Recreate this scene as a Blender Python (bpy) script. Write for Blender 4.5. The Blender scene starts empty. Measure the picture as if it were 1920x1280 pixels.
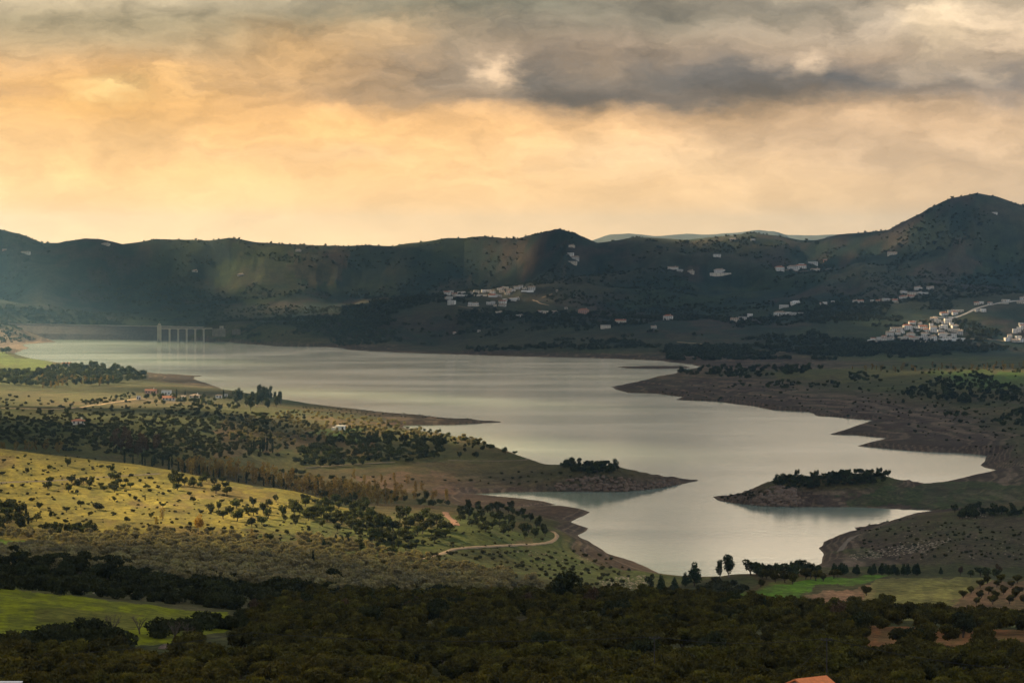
import bpy, math, random
import numpy as np
from mathutils import Vector
R = math.radians
random.seed(7); rng = np.random.default_rng(7)
sc = bpy.context.scene
HAZE_D = 5.2e-5                                  # density of the haze
F, HZ, CH, W0 = 4700.0, 480.0, 150.0, 1920.0      # focal length (px of a 1920 wide picture), horizon row, eye height above the lake

# ------------------------------------------------------------------ camera
cam_d = bpy.data.cameras.new('camera'); cam = bpy.data.objects.new('camera', cam_d); sc.collection.objects.link(cam)
cam.location = (0, 0, CH); cam.rotation_euler = (R(90), 0, 0)
cam_d.sensor_width = 36; cam_d.lens = 36 * F / W0; cam_d.shift_y = -(640 - HZ) / W0
cam_d.clip_start = 1.0; cam_d.clip_end = 60000
sc.camera = cam

# ------------------------------------------------------------------ sun, exposure
SUN_AZ, SUN_EL = 50.0, 27.0                       # degrees to the left of the view, and up
sun_dir = Vector((-math.sin(R(SUN_AZ)) * math.cos(R(SUN_EL)), math.cos(R(SUN_AZ)) * math.cos(R(SUN_EL)), math.sin(R(SUN_EL))))
sd = bpy.data.lights.new('sun', 'SUN'); sd.energy = 5.0; sd.angle = R(3.0); sd.color = (1.0, 0.76, 0.44)
so = bpy.data.objects.new('sun', sd); sc.collection.objects.link(so)
so.rotation_euler = sun_dir.to_track_quat('Z', 'Y').to_euler(); so.location = (0, 0, 400)
sc.view_settings.view_transform = 'Standard'; sc.view_settings.look = 'None'
sc.view_settings.exposure = 1.5; sc.view_settings.gamma = 1.0; sc.view_settings.use_curve_mapping = False
sc.cycles.max_bounces = 5; sc.cycles.diffuse_bounces = 2; sc.cycles.glossy_bounces = 2; sc.cycles.transmission_bounces = 2
sc.cycles.transparent_max_bounces = 4; sc.cycles.volume_bounces = 0
sc.cycles.caustics_reflective = False; sc.cycles.caustics_refractive = False
sc.cycles.use_denoising = True; sc.cycles.sample_clamp_indirect = 4

# ------------------------------------------------------------------ world: overcast evening sky, warm low on the left
wd = bpy.data.worlds.new('World'); sc.world = wd; wd.use_nodes = True
nt = wd.node_tree; nt.nodes.clear(); L = nt.links.new
def N(tree, typ, **kw):
    n = tree.nodes.new(typ)
    for k, v in kw.items(): setattr(n, k, v)
    return n
def mth(tree, op, a, b=None, clamp=False):
    n = N(tree, 'ShaderNodeMath', operation=op, use_clamp=clamp)
    for i, v in enumerate((a, b)):
        if v is None: continue
        if isinstance(v, (int, float)): n.inputs[i].default_value = v
        else: tree.links.new(v, n.inputs[i])
    return n.outputs[0]
def mixc(tree, fac, a, b, mode='MIX'):
    n = N(tree, 'ShaderNodeMix', data_type='RGBA', blend_type=mode)
    for sock, v in ((n.inputs[0], fac), (n.inputs[6], a), (n.inputs[7], b)):
        if isinstance(v, (int, float)): sock.default_value = v
        elif isinstance(v, tuple): sock.default_value = (*v[:3], 1)
        else: tree.links.new(v, sock)
    return n.outputs[2]
def rampn(tree, fac, stops, interp='LINEAR'):
    n = N(tree, 'ShaderNodeValToRGB'); e = n.color_ramp.elements; n.color_ramp.interpolation = interp
    while len(e) < len(stops): e.new(0.5)
    for i, (p, c) in enumerate(stops):
        e[i].position = p; e[i].color = (*c, 1) if isinstance(c, tuple) else (c, c, c, 1)
    tree.links.new(fac, n.inputs[0]); return n.outputs[0]
tc = N(nt, 'ShaderNodeTexCoord'); sp = N(nt, 'ShaderNodeSeparateXYZ'); L(tc.outputs['Generated'], sp.inputs[0])
az = mth(nt, 'ARCTAN2', sp.outputs[0], sp.outputs[1]); el = mth(nt, 'ARCSINE', sp.outputs[2])
# cloud coordinates: thousandths of a radian, east (right) and up
U0 = mth(nt, 'MULTIPLY', az, 1000.0); V0 = mth(nt, 'MULTIPLY', el, 1000.0)
cb = N(nt, 'ShaderNodeCombineXYZ'); L(U0, cb.inputs[0]); L(V0, cb.inputs[1])
def noise(tree, vec, scale, detail=6, rough=0.6, stretch=(1, 1, 1), off=(0, 0, 0), out='Fac', dist=0.0):
    m = N(tree, 'ShaderNodeMapping'); m.inputs['Scale'].default_value = stretch; m.inputs['Location'].default_value = off
    tree.links.new(vec, m.inputs[0])
    n = N(tree, 'ShaderNodeTexNoise'); n.inputs['Scale'].default_value = scale; n.inputs['Detail'].default_value = detail
    n.inputs['Roughness'].default_value = rough; n.inputs['Distortion'].default_value = dist
    tree.links.new(m.outputs[0], n.inputs['Vector']); return n.outputs[out]
warp = noise(nt, cb.outputs[0], 0.035, 7, 0.62, (0.6, 1.2, 1), out='Color')
wv = N(nt, 'ShaderNodeVectorMath', operation='SUBTRACT'); L(warp, wv.inputs[0]); wv.inputs[1].default_value = (.5, .5, .5)
wm = N(nt, 'ShaderNodeVectorMath', operation='MULTIPLY_ADD'); L(wv.outputs[0], wm.inputs[0]); wm.inputs[1].default_value = (75, 26, 0)
L(cb.outputs[0], wm.inputs[2]); P = wm.outputs[0]
# elevation gradient (0..125 thousandths is what the lens takes in)
vn = mth(nt, 'DIVIDE', V0, 400.0, True)
col = rampn(nt, vn, [(0.0, (1.5, .98, .47)), (.06, (1.28, .81, .37)), (.13, (1.02, .57, .21)), (.19, (.74, .42, .17)), (.23, (.30, .24, .14)), (.32, (1.75, 1.36, .92)), (.6, (1.4, 1.2, .92)), (1, (.30, .34, .38))])
rt = rampn(nt, mth(nt, 'DIVIDE', mth(nt, 'ADD', U0, 60.0), 300.0, True), [(0, 0.0), (.45, .35), (1, 1.0)])
low = rampn(nt, vn, [(0, .75), (.2, .75), (.28, 0.0), (1, 0.0)])
col = mixc(nt, mth(nt, 'MULTIPLY', rt, low), col, (.54, .42, .30))
def blob(px, py, sx, sy, k, c, soft=False):
    """a bank of cloud: bearing and height from its place over the horizon, widths, strength, colour"""
    global col
    u, v = math.atan((px - 960) / F) * 1000, math.atan((HZ - py) / F) * 1000
    iu, iv = 1000 / F, 1000 / F
    m = N(nt, 'ShaderNodeVectorMath', operation='MULTIPLY_ADD')
    L(cb.outputs[0] if soft else P, m.inputs[0])
    m.inputs[1].default_value = (1 / (sx * iu), 1 / (sy * iv), 0); m.inputs[2].default_value = (-u / (sx * iu), -v / (sy * iv), 0)
    d = N(nt, 'ShaderNodeVectorMath', operation='DOT_PRODUCT'); L(m.outputs[0], d.inputs[0]); L(m.outputs[0], d.inputs[1])
    e = mth(nt, 'EXPONENT', mth(nt, 'MULTIPLY', d.outputs['Value'], -1.0))
    col = mixc(nt, mth(nt, 'MULTIPLY', e, k), col, c)
DK, BR, CR, OR = (.145, .125, .105), (.25, .19, .13), (.86, .66, .42), (.98, .56, .19)
for b in [
    (250, 50, 420, 75, .75, (.42, .32, .17)), (900, 8, 460, 42, .92, (.155, .15, .095)), (1250, 40, 300, 50, .6, (.24, .20, .14)),
    (150, 190, 260, 52, .8, (1.05, .55, .14)), (190, 172, 62, 15, .9, (1.15, .75, .28)), (330, 150, 60, 22, .6, (1.25, .72, .24)), (0, 175, 90, 16, .5, (.45, .26, .13)), (250, 300, 300, 60, .4, (1.15, .66, .24)), (60, 250, 200, 60, .35, (.75, .47, .2)), (300, 250, 130, 50, .35, (.68, .44, .2)),
    (600, 85, 150, 48, .75, (.80, .46, .17)), (760, 60, 90, 38, .6, (.86, .54, .25)), (560, 150, 260, 18, .55, (.62, .38, .17)),
    (1000, 150, 270, 52, .97, DK), (850, 110, 160, 60, .75, BR), (1300, 135, 340, 58, .96, DK), (1560, 150, 280, 42, .97, (.115, .105, .10)), (1850, 150, 180, 44, .95, (.13, .115, .11)), (1100, 178, 420, 18, .9, (.13, .105, .085)), (760, 175, 180, 22, .5, (.42, .27, .14)),
    (1150, 90, 220, 40, .55, (.33, .24, .165)), (1560, 60, 200, 34, .8, (.50, .38, .26)), (1680, 30, 150, 40, .6, (.56, .43, .3)),
    (915, 128, 44, 34, .95, (.86, .60, .36)), (870, 70, 60, 26, .5, (.55, .40, .24)), (1500, 3, 420, 30, .8, (.20, .165, .12)), (1480, 112, 34, 30, .85, (.66, .48, .31)), (1405, 118, 22, 14, .6, (.50, .37, .25)),
    (1790, 60, 70, 60, .8, (.80, .60, .37)), (1900, 70, 90, 60, .7, (.72, .53, .34)), (1720, 140, 70, 24, .6, (.60, .45, .3)), (1835, 140, 30, 30, .5, (.62, .46, .3)),
    (1120, 118, 60, 26, .5, (.52, .36, .22)), (1450, 250, 260, 40, .35, (.62, .46, .32)), (1650, 300, 260, 50, .3, (.58, .45, .33)), (650, 290, 90, 22, .3, (.78, .55, .32)),
    (470, 300, 150, 26, .25, (.78, .52, .28)), (1250, 300, 160, 40, .35, (.95, .68, .4)), (1100, 290, 120, 40, .3, (.98, .70, .4)),
]: blob(*b)
fn = noise(nt, P, 0.045, 12, 0.66, (0.55, 1.25, 1), (3, 7, 0))
fn2 = noise(nt, P, 0.016, 5, 0.55, (0.5, 1.5, 1), (13, 5, 0))
fr = mixc(nt, 1.0, rampn(nt, fn, [(.3, .52), (.5, 1.0), (.68, 1.42)]), rampn(nt, fn2, [(.35, .74), (.5, 1.0), (.65, 1.2)]), 'MULTIPLY')
fade = rampn(nt, vn, [(0, 0.12), (.06, .3), (.12, .6), (.17, .9), (.3, 1.0)])
col = mixc(nt, fade, col, mixc(nt, 1.0, col, fr, 'MULTIPLY'))
# far from the glow the cloud deck is cool grey
cz = N(nt, 'ShaderNodeVectorMath', operation='DOT_PRODUCT'); L(tc.outputs['Generated'], cz.inputs[0]); cz.inputs[1].default_value = (-.35, .93, 0)
back = rampn(nt, mth(nt, 'MULTIPLY_ADD' if False else 'ADD', mth(nt, 'MULTIPLY', cz.outputs['Value'], .5), .5), [(0, 1.0), (.55, .9), (.9, 0.0)])
big = noise(nt, tc.outputs['Generated'], 3.0, 6, .6)
cool = rampn(nt, big, [(.3, (.40, .44, .50)), (.7, (.62, .66, .72))])
col = mixc(nt, back, col, cool)
nish = N(nt, 'ShaderNodeTexSky', sky_type='NISHITA'); nish.sun_disc = False; nish.sun_elevation = R(SUN_EL); nish.sun_rotation = R(-SUN_AZ)
col = mixc(nt, 1.0, col, mixc(nt, 1.0, nish.outputs[0], (.006, .006, .006), 'MULTIPLY'), 'ADD')
bg = N(nt, 'ShaderNodeBackground'); L(col, bg.inputs[0]); bg.inputs[1].default_value = 0.42
wo = N(nt, 'ShaderNodeOutputWorld'); L(bg.outputs[0], wo.inputs[0])

# ------------------------------------------------------------------ helpers
COL = sc.collection
def tag(o, label=None, cat=None, group=None, kind=None):
    if label: o['label'] = label
    if cat: o['category'] = cat
    if group: o['group'] = group
    if kind: o['kind'] = kind
    return o
def link(o, parent=None):
    COL.objects.link(o)
    if parent is not None: o.parent = parent
    return o
def empty(name, loc, rz=0.0, s=1.0):
    o = bpy.data.objects.new(name, None); o.location = loc; o.rotation_euler = (0, 0, rz); o.scale = (s, s, s) if not isinstance(s, tuple) else s
    o.empty_display_size = 0.5
    return link(o)
def np_mesh(name, V, faces, mats, smooth=False, midx=None):
    """V (n,3); faces (m,k) array"""
    me = bpy.data.meshes.new(name); V = np.asarray(V, np.float32); faces = np.asarray(faces, np.int32); m, k = faces.shape
    me.vertices.add(len(V)); me.vertices.foreach_set('co', V.ravel())
    me.loops.add(m * k); me.loops.foreach_set('vertex_index', faces.ravel())
    me.polygons.add(m); me.polygons.foreach_set('loop_start', np.arange(0, m * k, k, dtype=np.int32))
    try: me.polygons.foreach_set('loop_total', np.full(m, k, np.int32))
    except Exception: pass
    if midx is not None: me.polygons.foreach_set('material_index', np.asarray(midx, np.int32))
    me.polygons.foreach_set('use_smooth', np.full(m, smooth))
    for mt in (mats if isinstance(mats, (list, tuple)) else [mats]): me.materials.append(mt)
    me.update(); me.validate(); return me
class MB:
    def __init__(s): s.v, s.f = [], []
    def box(s, x0, x1, y0, y1, z0, z1):
        b = len(s.v); s.v += [(x, y, z) for z in (z0, z1) for x, y in ((x0, y0), (x1, y0), (x1, y1), (x0, y1))]
        s.f += [tuple(b + i for i in q) for q in ((0, 3, 2, 1), (4, 5, 6, 7), (0, 1, 5, 4), (1, 2, 6, 5), (2, 3, 7, 6), (3, 0, 4, 7))]; return s
    def poly(s, pts, faces):
        b = len(s.v); s.v += [tuple(p) for p in pts]; s.f += [tuple(b + i for i in q) for q in faces]; return s
    def tube(s, pts, rad, n=6):
        pts = [Vector(p) for p in pts]; rad = rad if isinstance(rad, (list, tuple)) else [rad] * len(pts); b = len(s.v)
        for i, p in enumerate(pts):
            t = (pts[min(i + 1, len(pts) - 1)] - pts[max(i - 1, 0)]).normalized()
            a = t.orthogonal().normalized(); c = t.cross(a)
            for k in range(n):
                an = 2 * math.pi * k / n; s.v.append(tuple(p + (a * math.cos(an) + c * math.sin(an)) * rad[i]))
        for i in range(len(pts) - 1):
            for k in range(n):
                s.f.append((b + i * n + k, b + i * n + (k + 1) % n, b + (i + 1) * n + (k + 1) % n, b + (i + 1) * n + k))
        s.f.append(tuple(b + k for k in range(n - 1, -1, -1))); s.f.append(tuple(b + (len(pts) - 1) * n + k for k in range(n))); return s
    def mesh(s, name, mat, smooth=False):
        me = bpy.data.meshes.new(name); me.from_pydata(s.v, [], s.f); me.materials.append(mat)
        if smooth: me.polygons.foreach_set('use_smooth', [True] * len(s.f))
        me.update(); return me
    def build(s, name, mat, parent=None, smooth=False): return link(bpy.data.objects.new(name, s.mesh(name, mat, smooth)), parent)
def copy_tree(o, parent=None):
    c = o.copy(); COL.objects.link(c); c.parent = parent
    for ch in list(o.children): copy_tree(ch, c)
    return c

# lattice noise
def _h(ix, iy, seed):
    n = (ix.astype(np.int64) * 374761393 + iy.astype(np.int64) * 668265263 + seed * 1442695041) & 0xffffffff
    n = ((n ^ (n >> 13)) * 1274126177) & 0xffffffff; n = n ^ (n >> 16)
    return (n & 0xffff) / 65535.0
def vnoise(x, y, seed=0):
    ix, iy = np.floor(x), np.floor(y); fx, fy = x - ix, y - iy; fx = fx * fx * fx * (fx * (fx * 6 - 15) + 10); fy = fy * fy * fy * (fy * (fy * 6 - 15) + 10)
    a, b, c, d = _h(ix, iy, seed), _h(ix + 1, iy, seed), _h(ix, iy + 1, seed), _h(ix + 1, iy + 1, seed)
    return (a + (b - a) * fx) * (1 - fy) + (c + (d - c) * fx) * fy
def fbm(x, y, wl, octv=4, seed=0, gain=.5):
    s, a, t = 0.0, 1.0, 0.0
    for o in range(octv):
        s = s + a * (vnoise(x / wl + 17.3 * o, y / wl - 9.1 * o, seed + o) * 2 - 1); t += a; a *= gain; wl /= 2.03
        x, y = x * .8 - y * .6, x * .6 + y * .8
    return s / t
def ridged(x, y, wl, octv=4, seed=0):
    s, a, t = 0.0, 1.0, 0.0
    for o in range(octv):
        s = s + a * (1 - np.abs(vnoise(x / wl + 3.7 * o, y / wl + 5.1 * o, seed + o) * 2 - 1) * 2); t += a; a *= .5; wl /= 2.1
        x, y = x * .8 - y * .6, x * .6 + y * .8
    return s / t

# ------------------------------------------------------------------ terrain: control heights
def YZ(py, z): return (CH - z) * F / (py - HZ)
def ZY(py, Y): return CH - Y * (py - HZ) / F
ctrl = []
def cz_(pts):                                    # (px, py, height)
    for px, py, z in pts: ctrl.append((px, YZ(py, z), z))
def cy_(pts, dense=True):                        # (px, py, distance)
    for i, (px, py, Y) in enumerate(pts):
        ctrl.append((px, Y, ZY(py, Y)))
        if dense and i + 1 < len(pts):
            qx, qy, qY = pts[i + 1]; n = int(abs(qx - px) // 60)
            for k in range(1, n + 1):
                t = k / (n + 1); ctrl.append((px + (qx - px) * t, Y + (qY - Y) * t, ZY(py + (qy - py) * t, Y + (qY - Y) * t)))
def cr_(pts):
    for px, Y, z in pts: ctrl.append((px, Y, z))
cr_([(x, 60, 139) for x in (-400, 300, 960, 1600, 2300)]); cr_([(x, 200, 111) for x in (-300, 300, 960, 1600, 2200)])
cy_([(-250, 1285, 380), (2150, 1285, 380)])
cy_([(-250, 1092, 530), (0, 1110, 540), (200, 1130, 540), (400, 1158, 550), (600, 1155, 590), (800, 1144, 600), (1050, 1130, 620), (1300, 1142, 620), (1500, 1160, 610), (1700, 1167, 600), (1920, 1180, 590), (2150, 1190, 580)])
cy_([(-200, 1200, 450), (0, 1200, 455), (200, 1200, 465), (400, 1205, 470)], False)
cy_([(-200, 1095, 640), (0, 1100, 640), (300, 1105, 650), (600, 1112, 690)]); cy_([(-200, 1058, 760), (0, 1060, 760), (300, 1068, 760), (600, 1078, 800)])
cy_([(-200, 1038, 850), (0, 1040, 850), (300, 1045, 860), (600, 1058, 880)])
cy_([(-200, 1000, 1050), (0, 1000, 1050), (200, 1010, 1030), (400, 1020, 1030), (600, 1038, 1010)])
cz_([(900, 1040, 15), (700, 1046, 22), (800, 1075, 22), (900, 1075, 17), (1000, 1060, 11), (1170, 1095, 8), (1050, 1095, 12), (1200, 1075, 2), (1130, 1055, 3), (1250, 1112, 11), (1320, 1105, 13)])
cr_([(x, 700, 44) for x in (1350, 1500, 1650, 1800, 2000)]); cr_([(1250, 740, 38), (1100, 760, 43), (950, 800, 40)])
cy_([(1400, 1132, 830), (1700, 1152, 800), (1920, 1170, 780), (2100, 1180, 770)]); cy_([(1380, 1078, 950), (1560, 1079, 960), (1700, 1079, 970), (1920, 1084, 970), (2100, 1090, 960)])
cz_([(1560, 1068, 4), (1700, 1062, 5), (1920, 1058, 8), (1600, 1040, 4), (1650, 1000, 9), (1750, 985, 13), (1780, 962, 13), (1850, 975, 16), (1920, 980, 18), (1920, 940, 14), (2050, 960, 20),
     (1700, 968, 6), (1640, 985, 3), (1560, 1003, 2), (1545, 1030, 3), (1560, 1050, 4), (1480, 1070, 2), (1400, 1085, 2.5), (1800, 1020, 13), (1700, 1030, 8),
     (1800, 953, 2), (1920, 950, 6), (1800, 930, 4), (1920, 925, 7), (1850, 902, 4), (1920, 888, 6), (1760, 906, 2), (1700, 930, 3), (2050, 900, 12)])
cz_([(1635, 881, 16), (1590, 881, 17), (1560, 884, 16), (1500, 890, 14), (1440, 903, 10), (1400, 922, 3), (1700, 900, 5), (1450, 915, 9), (1500, 926, 5), (1600, 930, 4), (1360, 934, 1)])
cz_([(760, 800, 3), (850, 812, 5), (950, 832, 7), (1000, 848, 8), (1080, 868, 10.5), (1150, 872, 10.5), (1180, 880, 7), (1300, 898, .8), (900, 900, 4), (1000, 907, 4), (1060, 895, 8), (1150, 898, 8), (1230, 900, 4),
     (800, 900, 6), (700, 890, 8), (900, 870, 7), (800, 850, 10), (700, 840, 12), (620, 800, 12), (560, 830, 12), (600, 870, 10), (500, 890, 10), (650, 930, 8), (800, 945, 9), (850, 935, 3), (930, 962, 8),
     (950, 965, 10), (1000, 990, 8), (1040, 957, 2), (1085, 965, 1.5), (1050, 1000, 6), (1090, 1035, 3), (900, 940, 2), (700, 810, 8), (730, 800, 5)])
cy_([(-200, 825, 1400), (0, 838, 1400), (150, 855, 1400), (300, 878, 1380), (450, 908, 1340), (560, 925, 1320), (650, 950, 1300), (750, 960, 1290), (850, 970, 1280)])
cy_([(-200, 915, 1200), (0, 920, 1200), (200, 930, 1200), (400, 950, 1180), (600, 980, 1160), (750, 1000, 1150), (900, 1010, 1140)])
cr_([(0, 1500, 29), (300, 1480, 19), (450, 1440, 16), (-200, 1500, 32), (560, 1400, 14)])
cy_([(-150, 820, 1650), (0, 820, 1650), (300, 850, 1560), (450, 860, 1580)], False)
cy_([(-150, 775, 1850), (0, 778, 1850), (200, 788, 1800), (300, 800, 1750), (450, 800, 1850)], False); cy_([(-150, 764, 1950), (0, 765, 1950), (150, 768, 2000), (240, 766, 2050), (350, 765, 2050), (450, 770, 2100), (550, 775, 2200)], False)
cz_([(0, 757, 20), (100, 748, 14), (200, 732, 12), (280, 735, 14), (400, 738, 10), (500, 742, 8), (560, 752, 6), (650, 765, 5), (750, 776, 4), (850, 784, 2.5), (930, 789, .6), (50, 722, 9), (150, 716, 9), (-150, 730, 15),
     (0, 690, 12), (80, 690, 14), (150, 690, 12), (230, 698, 8), (280, 706, 4), (0, 657, 9), (60, 670, 6), (130, 680, 7), (200, 688, 6), (280, 698, 3), (350, 703, 1.3), (385, 706, .4), (330, 715, 4), (400, 722, 3), (-150, 660, 14), (-150, 690, 16)])
cy_([(-200, 536, 4750), (-100, 538, 4750), (0, 545, 4700), (80, 558, 4650), (150, 585, 4600), (210, 607, 4560)], False)
cz_([(0, 645, 2), (0, 625, 14), (50, 640, 2), (80, 628, 8), (-100, 640, 8), (20, 600, 36)])
cr_([(0, 4900, 26), (-100, 4900, 30), (110, 4860, 20), (240, 4720, 12), (300, 4700, 10), (250, 4620, 12), (350, 4700, 12)])
cy_([(0, 570, 4600), (80, 585, 4580), (-100, 565, 4620)], False)
cy_([(395, 614, 4480), (440, 602, 4500), (500, 604, 4480), (600, 601, 4450)], False); cz_([(430, 632, 7), (520, 637, 9), (600, 640, 7), (560, 618, 24)])
cy_([(-100, 600, 5000), (100, 600, 4980), (300, 603, 4980), (450, 598, 5000)], False); cy_([(-200, 540, 5300), (0, 545, 5250), (300, 548, 5250), (500, 545, 5250), (620, 560, 5200)], False)
cy_([(0, 490, 5450), (300, 495, 5450), (500, 500, 5450), (700, 510, 5450), (850, 505, 5450)], False)
RIDGE = [(-400, 425, 5700), (-150, 415, 5700), (0, 432, 5700), (40, 441, 5700), (80, 455, 5680), (110, 455, 5680), (160, 446, 5650), (190, 449, 5650), (230, 458, 5650), (262, 454, 5650), (290, 449, 5650), (370, 451, 5650), (400, 450, 5650), (430, 446, 5650), (480, 455, 5650), (540, 460, 5650), (640, 462, 5650), (740, 462, 5650), (780, 458, 5600),
         (830, 449, 5600), (870, 447, 5600), (970, 448, 5500), (1020, 435, 5400), (1050, 430, 5350), (1080, 440, 5350), (1120, 456, 5350), (1160, 450, 5350), (1190, 446, 5350), (1230, 446, 5350), (1290, 450, 5350), (1360, 443, 5300), (1420, 437, 5300), (1460, 443, 5300), (1500, 452, 5300), (1530, 452, 5300),
         (1570, 441, 5250), (1620, 435, 5200), (1665, 431, 5150), (1720, 402, 5100), (1780, 373, 5050), (1830, 363, 5050), (1870, 370, 5050), (1920, 388, 5050), (2000, 415, 5100), (2100, 440, 5150), (2350, 450, 5200)]
cy_(RIDGE)
for px, py, Y in RIDGE[::2]: ctrl.append((px, Y + 500, ZY(py, Y) * .62)); ctrl.append((px, Y + 1500, 25))
cy_([(640, 576, 4500), (700, 563, 4600), (830, 549, 4750), (930, 540, 4850), (1010, 525, 4950), (1050, 500, 5050), (1062, 468, 5200)])
cr_([(640, 4900, 42), (700, 5050, 48), (830, 5150, 58), (930, 5200, 66), (560, 4800, 35)])
cz_([(640, 622, 20), (830, 640, 6), (700, 650, 3.5), (900, 655, 4), (1000, 658, 4), (1100, 664, 3), (1200, 655, 8), (1300, 662, 6), (1400, 652, 10), (1600, 660, 6), (1740, 648, 12), (1920, 645, 10), (2100, 640, 14)])
cy_([(700, 600, 4400), (830, 600, 4350), (1000, 600, 4300), (1200, 600, 4200), (1400, 600, 4200), (1600, 615, 4000), (1740, 600, 4120), (1920, 600, 4120), (2100, 590, 4150)], False)
cy_([(1000, 560, 4600), (1200, 545, 4650), (1400, 545, 4550), (1600, 570, 4330), (1740, 545, 4450), (1920, 545, 4420)], False)
cy_([(1200, 490, 5000), (1250, 505, 4780), (1400, 490, 4900), (1600, 500, 4720), (1740, 470, 4750), (1830, 430, 4850), (1800, 480, 4640), (1920, 470, 4750), (2100, 500, 4750)], False)
cz_([(1350, 672, 3), (1500, 675, 3), (1700, 680, 5), (1920, 682, 5), (2100, 680, 8)])
cz_([(1300, 691, 6), (1400, 692, 8), (1550, 697, 9), (1700, 694, 12), (1850, 691, 14), (1920, 693, 14), (2100, 690, 15), (1300, 715, 5), (1450, 740, 5), (1600, 720, 9), (1600, 760, 4), (1750, 730, 12), (1750, 790, 5), (1800, 830, 4), (1900, 780, 9),
     (1900, 840, 8), (1900, 870, 6), (1200, 714, 3.5), (1165, 722, 1), (1700, 810, 3), (1550, 745, 6), (2100, 780, 15), (2100, 860, 14)])
cr_([(x, 3330, 4) for x in (1400, 1600, 1800, 2000)])

# ------------------------------------------------------------------ the shore line on the lake plane (a height marks a crest that hides the water's edge behind it)
shore = [(82, 633), (200, 634), (300, 636), (380, 638), (398, 642), (425, 640), (470, 645), (520, 649), (600, 650), (640, 652), (655, 656), (700, 659), (780, 662), (870, 665), (1000, 669), (1150, 672), (1235, 676), (1262, 679), (1300, 683), (1320, 690),
         (1290, 690, 4), (1240, 704, 3), (1190, 715, 2), (1145, 725, .2), (1155, 730), (1180, 736), (1230, 737), (1280, 744), (1268, 749), (1350, 753), (1430, 764), (1445, 768), (1520, 772), (1530, 779), (1640, 788), (1600, 800), (1585, 806), (1556, 814),
         (1600, 815), (1664, 821), (1640, 828), (1608, 836), (1680, 842), (1740, 847), (1800, 849), (1856, 854), (1843, 864), (1843, 876), (1881, 884), (1830, 890, 1), (1760, 903, 2), (1723, 904, 3), (1690, 899, 4), (1635, 881, 16), (1560, 884, 16), (1500, 890, 14), (1440, 903, 10),
         (1425, 912, 5), (1380, 924, 2), (1337, 930, .3), (1345, 938), (1400, 946), (1450, 949), (1520, 950), (1600, 950), (1700, 954), (1772, 957), (1700, 963, 1.5), (1640, 982, 2), (1603, 986, 1), (1607, 992, 1), (1575, 999, 1), (1545, 1012, 1.5), (1538, 1022, 2), (1545, 1035, 2), (1540, 1050, 2),
         (1500, 1072, 1), (1400, 1080, .5), (1300, 1082, .5), (1240, 1074, 1), (1190, 1050, 1), (1140, 1034, 1), (1105, 1012, .8), (1082, 1002, .5), (1105, 989, .3), (1070, 979, .5), (1107, 958, .5), (1060, 951, .5), (985, 953, .3), (1040, 945, .3), (950, 934, .5), (857, 927),
         (957, 922), (1050, 921), (1173, 921), (1240, 914), (1310, 900, .2), (1300, 898, .8), (1180, 880, 7), (1150, 872, 10.5), (1080, 868, 10.5), (1000, 848, 8), (950, 832, 7), (850, 812, 5), (760, 800, 3), (758, 797), (850, 796), (944, 791), (930, 788, .8), (850, 782, 3), (750, 773, 4), (650, 763, 5),
         (560, 750, 6), (500, 740, 6), (430, 728, 5), (395, 718, 2), (362, 709, .5), (365, 706), (390, 704, .3), (350, 702, 1.5), (280, 698, 3), (200, 688, 6), (130, 680, 7), (60, 668, 6), (23, 660, 2), (55, 652.6), (41, 645.6), (105, 641)]
def shore_pt(p):
    z = p[2] if len(p) > 2 else 0.0
    Y = YZ(p[1], z) + z * 2.6
    return ((p[0] - 960) / F * Y, Y)
SH = np.array([shore_pt(p) for p in shore])
STRIP = np.array([shore_pt(p) for p in [(1155, 688), (1175, 690.5), (1240, 691.5), (1292, 690), (1292, 686.5), (1230, 686)]])
def sdist(X, Y, P):
    d = np.full(X.shape, 1e12); ins = np.zeros(X.shape, bool)
    for i in range(len(P)):
        ax, ay = P[i]; bx, by = P[(i + 1) % len(P)]; ex, ey = bx - ax, by - ay
        t = np.clip(((X - ax) * ex + (Y - ay) * ey) / (ex * ex + ey * ey + 1e-9), 0, 1)
        d = np.minimum(d, (X - ax - t * ex) ** 2 + (Y - ay - t * ey) ** 2)
        if ay != by: ins ^= ((ay > Y) != (by > Y)) & (X < ex * (Y - ay) / (by - ay) + ax)
    return np.sqrt(d) * np.where(ins, -1, 1)

# fan grid round the eye point
DPX = 2.4
pxs = np.concatenate([[-5200, -3400, -2300, -1600, -1150, -850, -620, -450, -330, -240], np.arange(-180, 2100.1, DPX), [2160, 2250, 2370, 2540, 2770, 3070, 3520, 4220, 5320, 7120]])
C0, NCF = 10, len(np.arange(-180, 2100.1, DPX))
ys = [60.0]
while ys[-1] < 7400:
    y = ys[-1]; ys.append(y + (5 if y < 250 else min(24, max(1.25, y * y / (F * CH)))))
ysr = np.array(ys); NR, NCc = len(ysr), len(pxs)
cp = np.array(ctrl); ca = cp[:, 0] / 150; cbv = np.log(cp[:, 1]) * 12
def phi(r2): return np.sqrt(r2 + .12)
A = phi((ca[:, None] - ca) ** 2 + (cbv[:, None] - cbv) ** 2); n = len(cp)
M = np.zeros((n + 3, n + 3)); M[:n, :n] = A - np.eye(n) * .02; M[:n, n] = M[n, :n] = 1; M[:n, n + 1] = M[n + 1, :n] = ca; M[:n, n + 2] = M[n + 2, :n] = cbv
wgt = np.linalg.solve(M, np.concatenate([cp[:, 2], [0, 0, 0]]))
gpx = np.linspace(-400, 2400, 281); gb = np.linspace(math.log(55), math.log(7600), 420)
G = np.zeros((len(gb), len(gpx)))
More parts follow.
